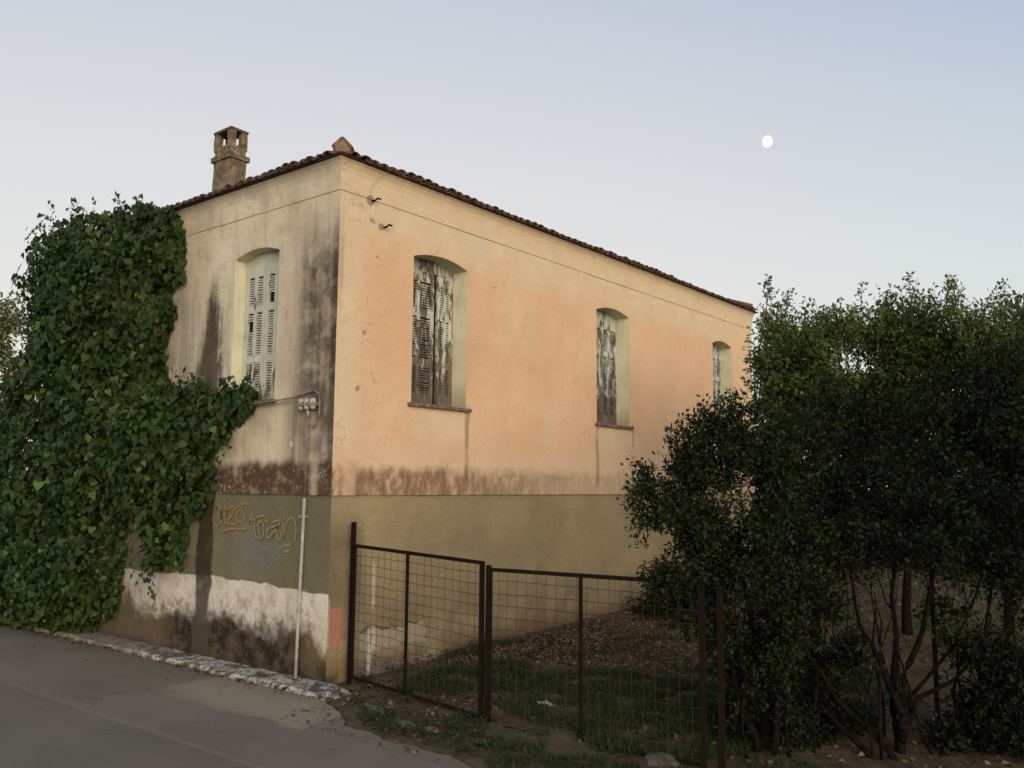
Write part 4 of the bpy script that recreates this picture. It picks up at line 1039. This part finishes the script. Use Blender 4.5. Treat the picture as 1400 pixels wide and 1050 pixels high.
for _ in range(20):
    px0_ = rnd.uniform(1010, 1370); dx_ = rnd.uniform(-80, 80); dd_ = D + rnd.uniform(-.3, .5); py_ = rnd.uniform(985, 1040)
    g0 = gpt(px0_, dd_); st_.append((tuple(g0-bs), [depth_pt(px0_+dx_*.3+rnd.uniform(-15, 15), py_-70, dd_), depth_pt(px0_+dx_*.6+rnd.uniform(-18, 18), py_-140, dd_+rnd.uniform(-.1, .1))], depth_pt(px0_+dx_, rnd.uniform(760, 830), dd_), rnd.uniform(.007, .014)))
grow('shrub', 'large black green shrub on bare crooked stems at the right edge', 'shrub', bs, bl, 3600, 13, .044, M['dark_leaf'], M['bark'], st_, shell=.25, twig=.26)
# dark low bush bottom right
D = 6.6
bl = [B(1370,930,60,D),B(1410,1000,80,D),B(1340,1010,55,D,.2),B(1440,900,80,D,.3),B(1300,1040,35,D,.1)]
grow('bush', 'low dense dark bush in the bottom right corner', 'bush', gpt(1400, D), bl, 1000, 14, .042, M['dark_leaf'], M['bark'], [((0, 0, 0), [depth_pt(1400,1020,D)], depth_pt(1380,930,D), .02)], shell=.2)
# sparse sprouting bush between the posts and the stems
D = 7.2
bl = [B(1015,960,35,D),B(1060,990,40,D),B(1000,1010,30,D),B(1100,960,45,D,.3),B(1140,1000,40,D,.2)]
grow('bush', 'thin straggly bush sprouting beneath the stems behind the fence posts', 'bush', gpt(1060, D), bl, 260, 8, .036, M['mid_leaf'], M['bark'], [((0, 0, 0), [depth_pt(1050,1000,D)], depth_pt(1010,930,D), .012), ((0, 0, 0), [depth_pt(1070,1000,D)], depth_pt(1105,930,D), .012)], shell=.1)
# paler trees further back in the yard
trees = [('young leafy tree behind the left shrub beside the house corner', 10.8, [(1075,500,42),(1100,520,60),(1130,470,45),(1065,560,45),(1140,560,75),(1060,450,22)], 1110),
         ('tall light green tree at the middle of the yard trees', 11.4, [(1185,490,55),(1235,455,55),(1260,500,70),(1200,570,75),(1290,460,50),(1270,590,80)], 1235),
         ('broad light green tree at the far right of the yard', 10.6, [(1340,470,55),(1390,460,60),(1430,500,80),(1350,550,80),(1440,600,100),(1300,520,55)], 1370)]
for lb, D, bb, bx in trees:
    bl = [B(a, b, r, D, rnd.uniform(-.7, .7)) for a, b, r in bb]
    grow('yard_tree', lb, 'tree', gpt(bx, D), bl, 1700, 12, .062, M['tree_leaf'], M['bark'],
         [((0, 0, 0), [depth_pt(bx+5,760,D)], depth_pt(bx,560,D), .07)] + [((0, 0, 1.0), [depth_pt(bx+dx*.4,650,D)], depth_pt(bx+dx,500,D), .035) for dx in (-45, 40)],
         'light green trees at the back of the yard', up=.7, shoots=20, twig=.42, shell=.3)
# dark bush at the foot of the side wall
p0 = Vector((5.6, -.55, .05))
grow('bush', 'small dark bush against the foot of the side wall beside the fence', 'bush', p0, [(p0+Vector((0, 0, .2)), .38), (p0+Vector((.8, .05, .25)), .45), (p0+Vector((1.6, 0, .3)), .5), (p0+Vector((-.4, 0, .1)), .22)], 420, 12, .05, M['dark_leaf'], M['bark'], [((0, 0, 0), [p0+Vector((.05, 0, .1))], p0+Vector((.1, 0, .35)), .015)], shell=.1)
# dense shrubs closing the yard at the far side
for i, (lb, px_, D) in enumerate((('dark shrub closing the far side of the yard next to the house end', 1075, 20), ('dark shrub in the middle of the far yard boundary', 1200, 21), ('dark shrub on the far yard boundary behind the stems at right', 1330, 20.5), ('dark shrub at the right end of the far yard boundary', 1460, 19))):
    bl = [B(px_+dx, py_, r, D, rnd.uniform(-1, 1)) for dx, py_, r in ((-60, 740, 55), (0, 730, 62), (55, 745, 55), (-30, 660, 60), (35, 650, 60), (0, 590, 50), (-70, 680, 45), (70, 690, 50))]
    grow('boundary_shrub', lb, 'shrub', gpt(px_, D), bl, 800, 12, .12, M['dark_leaf'], M['bark'], [((0, 0, 0), [depth_pt(px_, 740, D)], depth_pt(px_, 640, D), .08)], 'dark shrubs along the far boundary', shell=.2, twig=.5)
# pale tree beyond the house at the left edge
D = 21
bl = [B(5,440,35,D),B(-30,470,60,D),B(20,500,28,D),B(0,560,40,D),B(-60,560,80,D),B(-100,450,70,D)]
grow('far_tree', 'pale yellow green tree beyond the vine at the left edge', 'tree', gpt(-40, D), bl, 900, 11, .12, M['far_leaf'], M['bark'], [((0, 0, 0), [depth_pt(-40, 620, D)], depth_pt(-40, 480, D), .12)], shell=.2, up=.5, twig=.6)
D = 17
bl = [B(-10,640,45,D),B(-60,620,60,D),B(-20,720,60,D),B(-80,740,80,D)]
grow('far_tree', 'bright green bush behind the lower vine at the left edge', 'bush', gpt(-40, D), bl, 600, 12, .10, M['tree_leaf'], M['bark'], [((0, 0, 0), [depth_pt(-40, 740, D)], depth_pt(-40, 660, D), .06)], shell=.2)

# ------------------------------------------------------------------ grass, litter, stones
def blades(name, label, regions, mat, hmin, hmax):
    P = []
    for (cx_, cy_, rx, ry, n, hs) in regions:
        a_ = rng.uniform(0, 2*math.pi, n); r_ = np.sqrt(rng.random(n)); x = cx_+rx*r_*np.cos(a_); y = cy_+ry*r_*np.sin(a_)
        nn = np.array([mnoise.noise(Vector((q*3.5, s*3.5, 1))) for q, s in zip(x, y)])
        k = (nn > -.15 + .3*(rng.random(n)-.5)) & (y < -.04) 
        P.append(np.stack([x[k], y[k], np.full(k.sum(), hs)], 1))
    P = np.concatenate(P); z = np.array([soil_h(a, b) for a, b in P[:, :2]]); n = len(P)
    base = np.stack([P[:, 0], P[:, 1], z-.01], 1); h = rng.uniform(hmin, hmax, n)*P[:, 2]; az = rng.uniform(0, 2*math.pi, n)
    sd = np.stack([np.cos(az), np.sin(az), np.zeros(n)], 1); ln = rng.uniform(.2, 1.3, n)[:, None]*np.stack([-np.sin(az), np.cos(az), np.zeros(n)], 1)
    w_ = rng.uniform(.002, .0045, n)[:, None]
    mid = base + (ln*.3+[0, 0, .6])*h[:, None]; tip = base + (ln+[0, 0, .95])*h[:, None]
    V = np.stack([base-sd*w_, base+sd*w_, mid+sd*w_*.8, mid-sd*w_*.8, tip-sd*w_*.1, tip+sd*w_*.1], 1).reshape(-1, 3)
    F = (np.array([(0, 1, 2, 3), (3, 2, 5, 4)])[None] + (np.arange(n)*6)[:, None, None]).reshape(-1, 4)
    tag(link(name, npmesh(name, V, F), None, [mat]), label, 'grass', kind='stuff')
blades('grass', 'dark green grass growing in the yard behind the gate and fence',
       [(1.1, -.9, .85, .5, 7000, 1), (1.3, -2.6, 1.1, 1.3, 16000, 1), (.9, -3.4, 1.0, .8, 9000, 1), (2.4, -3.6, 1.4, 1.2, 11000, 1), (3.5, -1.3, .8, .3, 1500, .7), (2.2, -.2, .8, .12, 900, 1), (6, -3.5, 2.5, 2, 5000, .9), (10, -3, 4, 2, 5000, 1)], M['grass'], .03, .11)
blades('grass', 'scrappy verge grass between the gate and the lane',
       [(-.45, -1.45, .2, .45, 1300, .45), (-.25, -1.0, .15, .2, 300, .4), (-.45, -2.2, .28, .4, 1300, .5), (-.5, -3.2, .5, .6, 4200, .75), (-.2, -.65, .1, .1, 250, .5), (.0, -4.6, .7, .8, 3000, .9), (-.1, -1.9, .2, .2, 500, .8)], M['grass'], .03, .09)
def litter(name, label, regions, size):
    P = []
    for (x0_, x1_, y0_, y1_, n) in regions: P.append(np.stack([rng.uniform(x0_, x1_, n), rng.uniform(y0_, y1_, n)], 1))
    P = np.concatenate(P); n = len(P); z = np.array([max(soil_h(a, b), .006) for a, b in P])+.008
    V, F = scatter(LS_V*[1.3, 1, 2.5], LS_F, np.stack([P[:, 0], P[:, 1], z], 1), np.concatenate([rng.normal(0, 1, (n, 2)), rng.normal(0, .15, (n, 1))], 1), unit(rng.normal(0, .25, (n, 3))+[0, 0, 1]), size*rng.uniform(.5, 1.3, n))
    tag(link(name, npmesh(name, V, F), None, [M['litter']]), label, 'leaves', kind='stuff')
litter('fallen_leaves', 'brown fallen leaves scattered over the yard soil', [(2.2, 9, -2.6, -.1, 5200), (.3, 6, -6, -.3, 2600), (-.3, .6, -1.8, -.15, 260), (6, 14, -5, -.2, 2500), (1.5, 4.5, -1.0, -.1, 900)], .055)
litter('fallen_leaves', 'few reddish leaves caught along the kerb edge', [(-.36, -.27, -.4, 6, 130), (-.5, -.25, 3.8, 5.5, 60), (-1.0, -.4, -2.4, -.5, 90), (-1.6, -.4, -1.2, 5, 14), (-.42, -.31, -.6, 5, 90)], .04)
def gravel():
    n = 1500; x = rng.uniform(-1.3, 3.5, n); y = rng.uniform(-4.5, -.05, n); k = x > np.array([road_edge(b)-.25 for b in y]); x, y = x[k], y[k]; n = len(x)
    z = np.array([max(soil_h(a, b), .004) for a, b in zip(x, y)]); s = rng.uniform(.004, .014, n)*np.where(rng.random(n) < .06, 1.9, 1)
    T_ = np.array([(1, 0, 0), (0, 1, 0), (-1, 0, 0), (0, -1, 0), (0, 0, .8), (0, 0, -.8)]); Ft = np.array([(0, 1, 4), (1, 2, 4), (2, 3, 4), (3, 0, 4)])
    V = np.stack([x, y, z], 1)[:, None, :] + T_[None]*s[:, None, None]*rng.uniform(.6, 1.3, (n, 6, 3)); F = Ft[None] + (np.arange(n)*6)[:, None, None]
    tag(link('gravel', npmesh('gravel', V.reshape(-1, 3), F.reshape(-1, 3)), None, [M['stone']]), 'small loose grit on the verge', 'gravel', kind='stuff')
gravel()
def weeds(name, label, spots, mat):
    P = []; A = []; N = []; Z = []
    for (wx, wy, n, r, h) in spots:
        for k in range(n):
            a_ = rng.uniform(0, 2*math.pi); q = rng.random()**.6
            zz = max(soil_h(wx, wy), .0); P.append([wx+math.cos(a_)*r*q, wy+math.sin(a_)*r*q, zz+rng.uniform(.0, h)*(1-.5*q)]); A.append([math.cos(a_), math.sin(a_), rng.uniform(-.1, .9)]); N.append([rng.normal(0, .4), rng.normal(0, .4), 1]); Z.append(rng.uniform(.02, .05))
    V, F = scatter(LS_V, LS_F, np.array(P), np.array(A), unit(np.array(N)), np.array(Z))
    tag(link(name, npmesh(name, V, F), None, [mat]), label, 'weeds', kind='stuff')
ws = [(rnd.uniform(-.9, .1), rnd.uniform(-2.9, -.6), rnd.randint(14, 40), rnd.uniform(.04, .12), rnd.uniform(.03, .12)) for _ in range(34)]
ws = [q for q in ws if q[0] > road_edge(q[1])+.06] + [(rnd.uniform(.3, 2.6), -rnd.uniform(.06, .2), 22, .07, .1) for _ in range(14)] + [(rnd.uniform(.3, 3.2), rnd.uniform(-3.8, -.4), 30, rnd.uniform(.06, .14), .12) for _ in range(60)] + [(-.34, rnd.uniform(.2, 5), 9, .03, .04) for _ in range(7)]
weeds('weeds', 'small broad leaved weeds dotted through verge and yard', ws, M['grass'])
def twig_litter():
    mb = MB()
    for _ in range(150):
        x_, y_ = rnd.uniform(-.6, 5), rnd.uniform(-4.2, -.1)
        if x_ < road_edge(y_): continue
        a_ = rnd.uniform(0, 6.3); l_ = rnd.uniform(.05, .22); z_ = soil_h(x_, y_)+.012
        mb.tube([(x_, y_, z_), (x_+math.cos(a_)*l_*.5, y_+math.sin(a_)*l_*.5, z_+.012), (x_+math.cos(a_+.3)*l_, y_+math.sin(a_+.3)*l_, z_+.004)], [.004, .003, .0015], 4, False)
    tag(mb.build('fallen_twigs', M['bark_vine']), 'thin dry twigs lying on the yard soil', 'twigs', kind='stuff')
twig_litter()
def stone(p, s, label):
    bm = bmesh.new(); bmesh.ops.create_icosphere(bm, subdivisions=2, radius=1)
    for v in bm.verts: v.co = Vector((v.co.x*s[0], v.co.y*s[1], v.co.z*s[2])) * (1+.35*mnoise.noise(v.co*1.4+Vector((p[0]*7, p[1]*7, 0)))); 
    me = bpy.data.meshes.new('stone'); bm.to_mesh(me); bm.free(); o = link('stone', me, None, [M['stone']]); o.location = (p[0], p[1], soil_h(p[0], p[1])+s[2]*.1); o.rotation_euler = (.05, -.04, -1.9); tag(o, label, 'stone')
for px_, py_, s_, lb in ((515, 972, (.16, .06, .03), 'flat pale kerb fragment just past the whitewashed kerb end'), (555, 990, (.15, .06, .025), 'flat pale kerb fragment in the verge grass'), (590, 1000, (.08, .05, .025), 'small pale slab at the end of the broken kerb line'),
                      (448, 947, (.045, .03, .025), 'small pale pebble at the house corner'), (905, 1043, (.14, .12, .05), 'rounded pale stone at the bottom of the fence by the shrub')):
    q = on_plane(px_, py_, 2, 0.02); stone((q.x, q.y), s_, lb)
def crumple(px_, py_, s, label, name):
    q = on_plane(px_, py_, 2, .04); V = []; F = []; n = 6
    for j in range(n):
        for i in range(n):
            a, b = (i/(n-1)-.5)*2*s, (j/(n-1)-.5)*1.2*s; V.append((a, b, .022+.05*abs(mnoise.noise(Vector((a*22, b*22, s*9))))))
            if i and j: k = j*n+i; F.append((k-n-1, k-n, k, k-1))
    o = link(name, pymesh(name, V, F, True), None, [M['paper']]); o.location = (q.x, q.y, soil_h(q.x, q.y)); o.rotation_euler = (0, 0, 1.0); tag(o, label, 'litter')
crumple(745, 968, .08, 'crumpled pale plastic scrap lying in the yard grass', 'plastic_scrap'); crumple(508, 938, .05, 'flat white paper scrap under the bottom rail of the gate', 'paper_scrap')

# ------------------------------------------------------------------ moon
mm = bpy.data.materials.new('moonlight'); mm.use_nodes = True; t_ = mm.node_tree; t_.nodes.clear()
e_ = t_.nodes.new('ShaderNodeEmission'); o2 = t_.nodes.new('ShaderNodeOutputMaterial'); e_.inputs[0].default_value = (1, .99, .96, 1); e_.inputs[1].default_value = 1.1; tn = t_.nodes.new('ShaderNodeTexNoise'); tn.inputs['Scale'].default_value = 1.6; tc = t_.nodes.new('ShaderNodeTexCoord'); t_.links.new(tc.outputs['Object'], tn.inputs['Vector']); cr_ = t_.nodes.new('ShaderNodeValToRGB'); cr_.color_ramp.elements[0].position = .4; cr_.color_ramp.elements[0].color = (.80, .81, .82, 1); cr_.color_ramp.elements[1].position = .55; cr_.color_ramp.elements[1].color = (1, .99, .96, 1); t_.links.new(tn.outputs[0], cr_.inputs[0]); t_.links.new(cr_.outputs[0], e_.inputs[0]); t_.links.new(e_.outputs[0], o2.inputs[0])
bm = bmesh.new(); bmesh.ops.create_uvsphere(bm, u_segments=32, v_segments=20, radius=1); me = bpy.data.meshes.new('moon'); bm.to_mesh(me); bm.free()
for p in me.polygons: p.use_smooth = True
mo_ = link('moon', me, None, [mm]); mo_.location = depth_pt(1049, 193.5, 1500); rr = 8.1/FPX*1500
mo_.rotation_euler = Matrix((Rv, Uv, -Fv)).transposed().to_euler()
mo_.scale = (rr*.86, rr*1.0, rr); tag(mo_, 'small white gibbous moon high in the evening sky', 'moon')
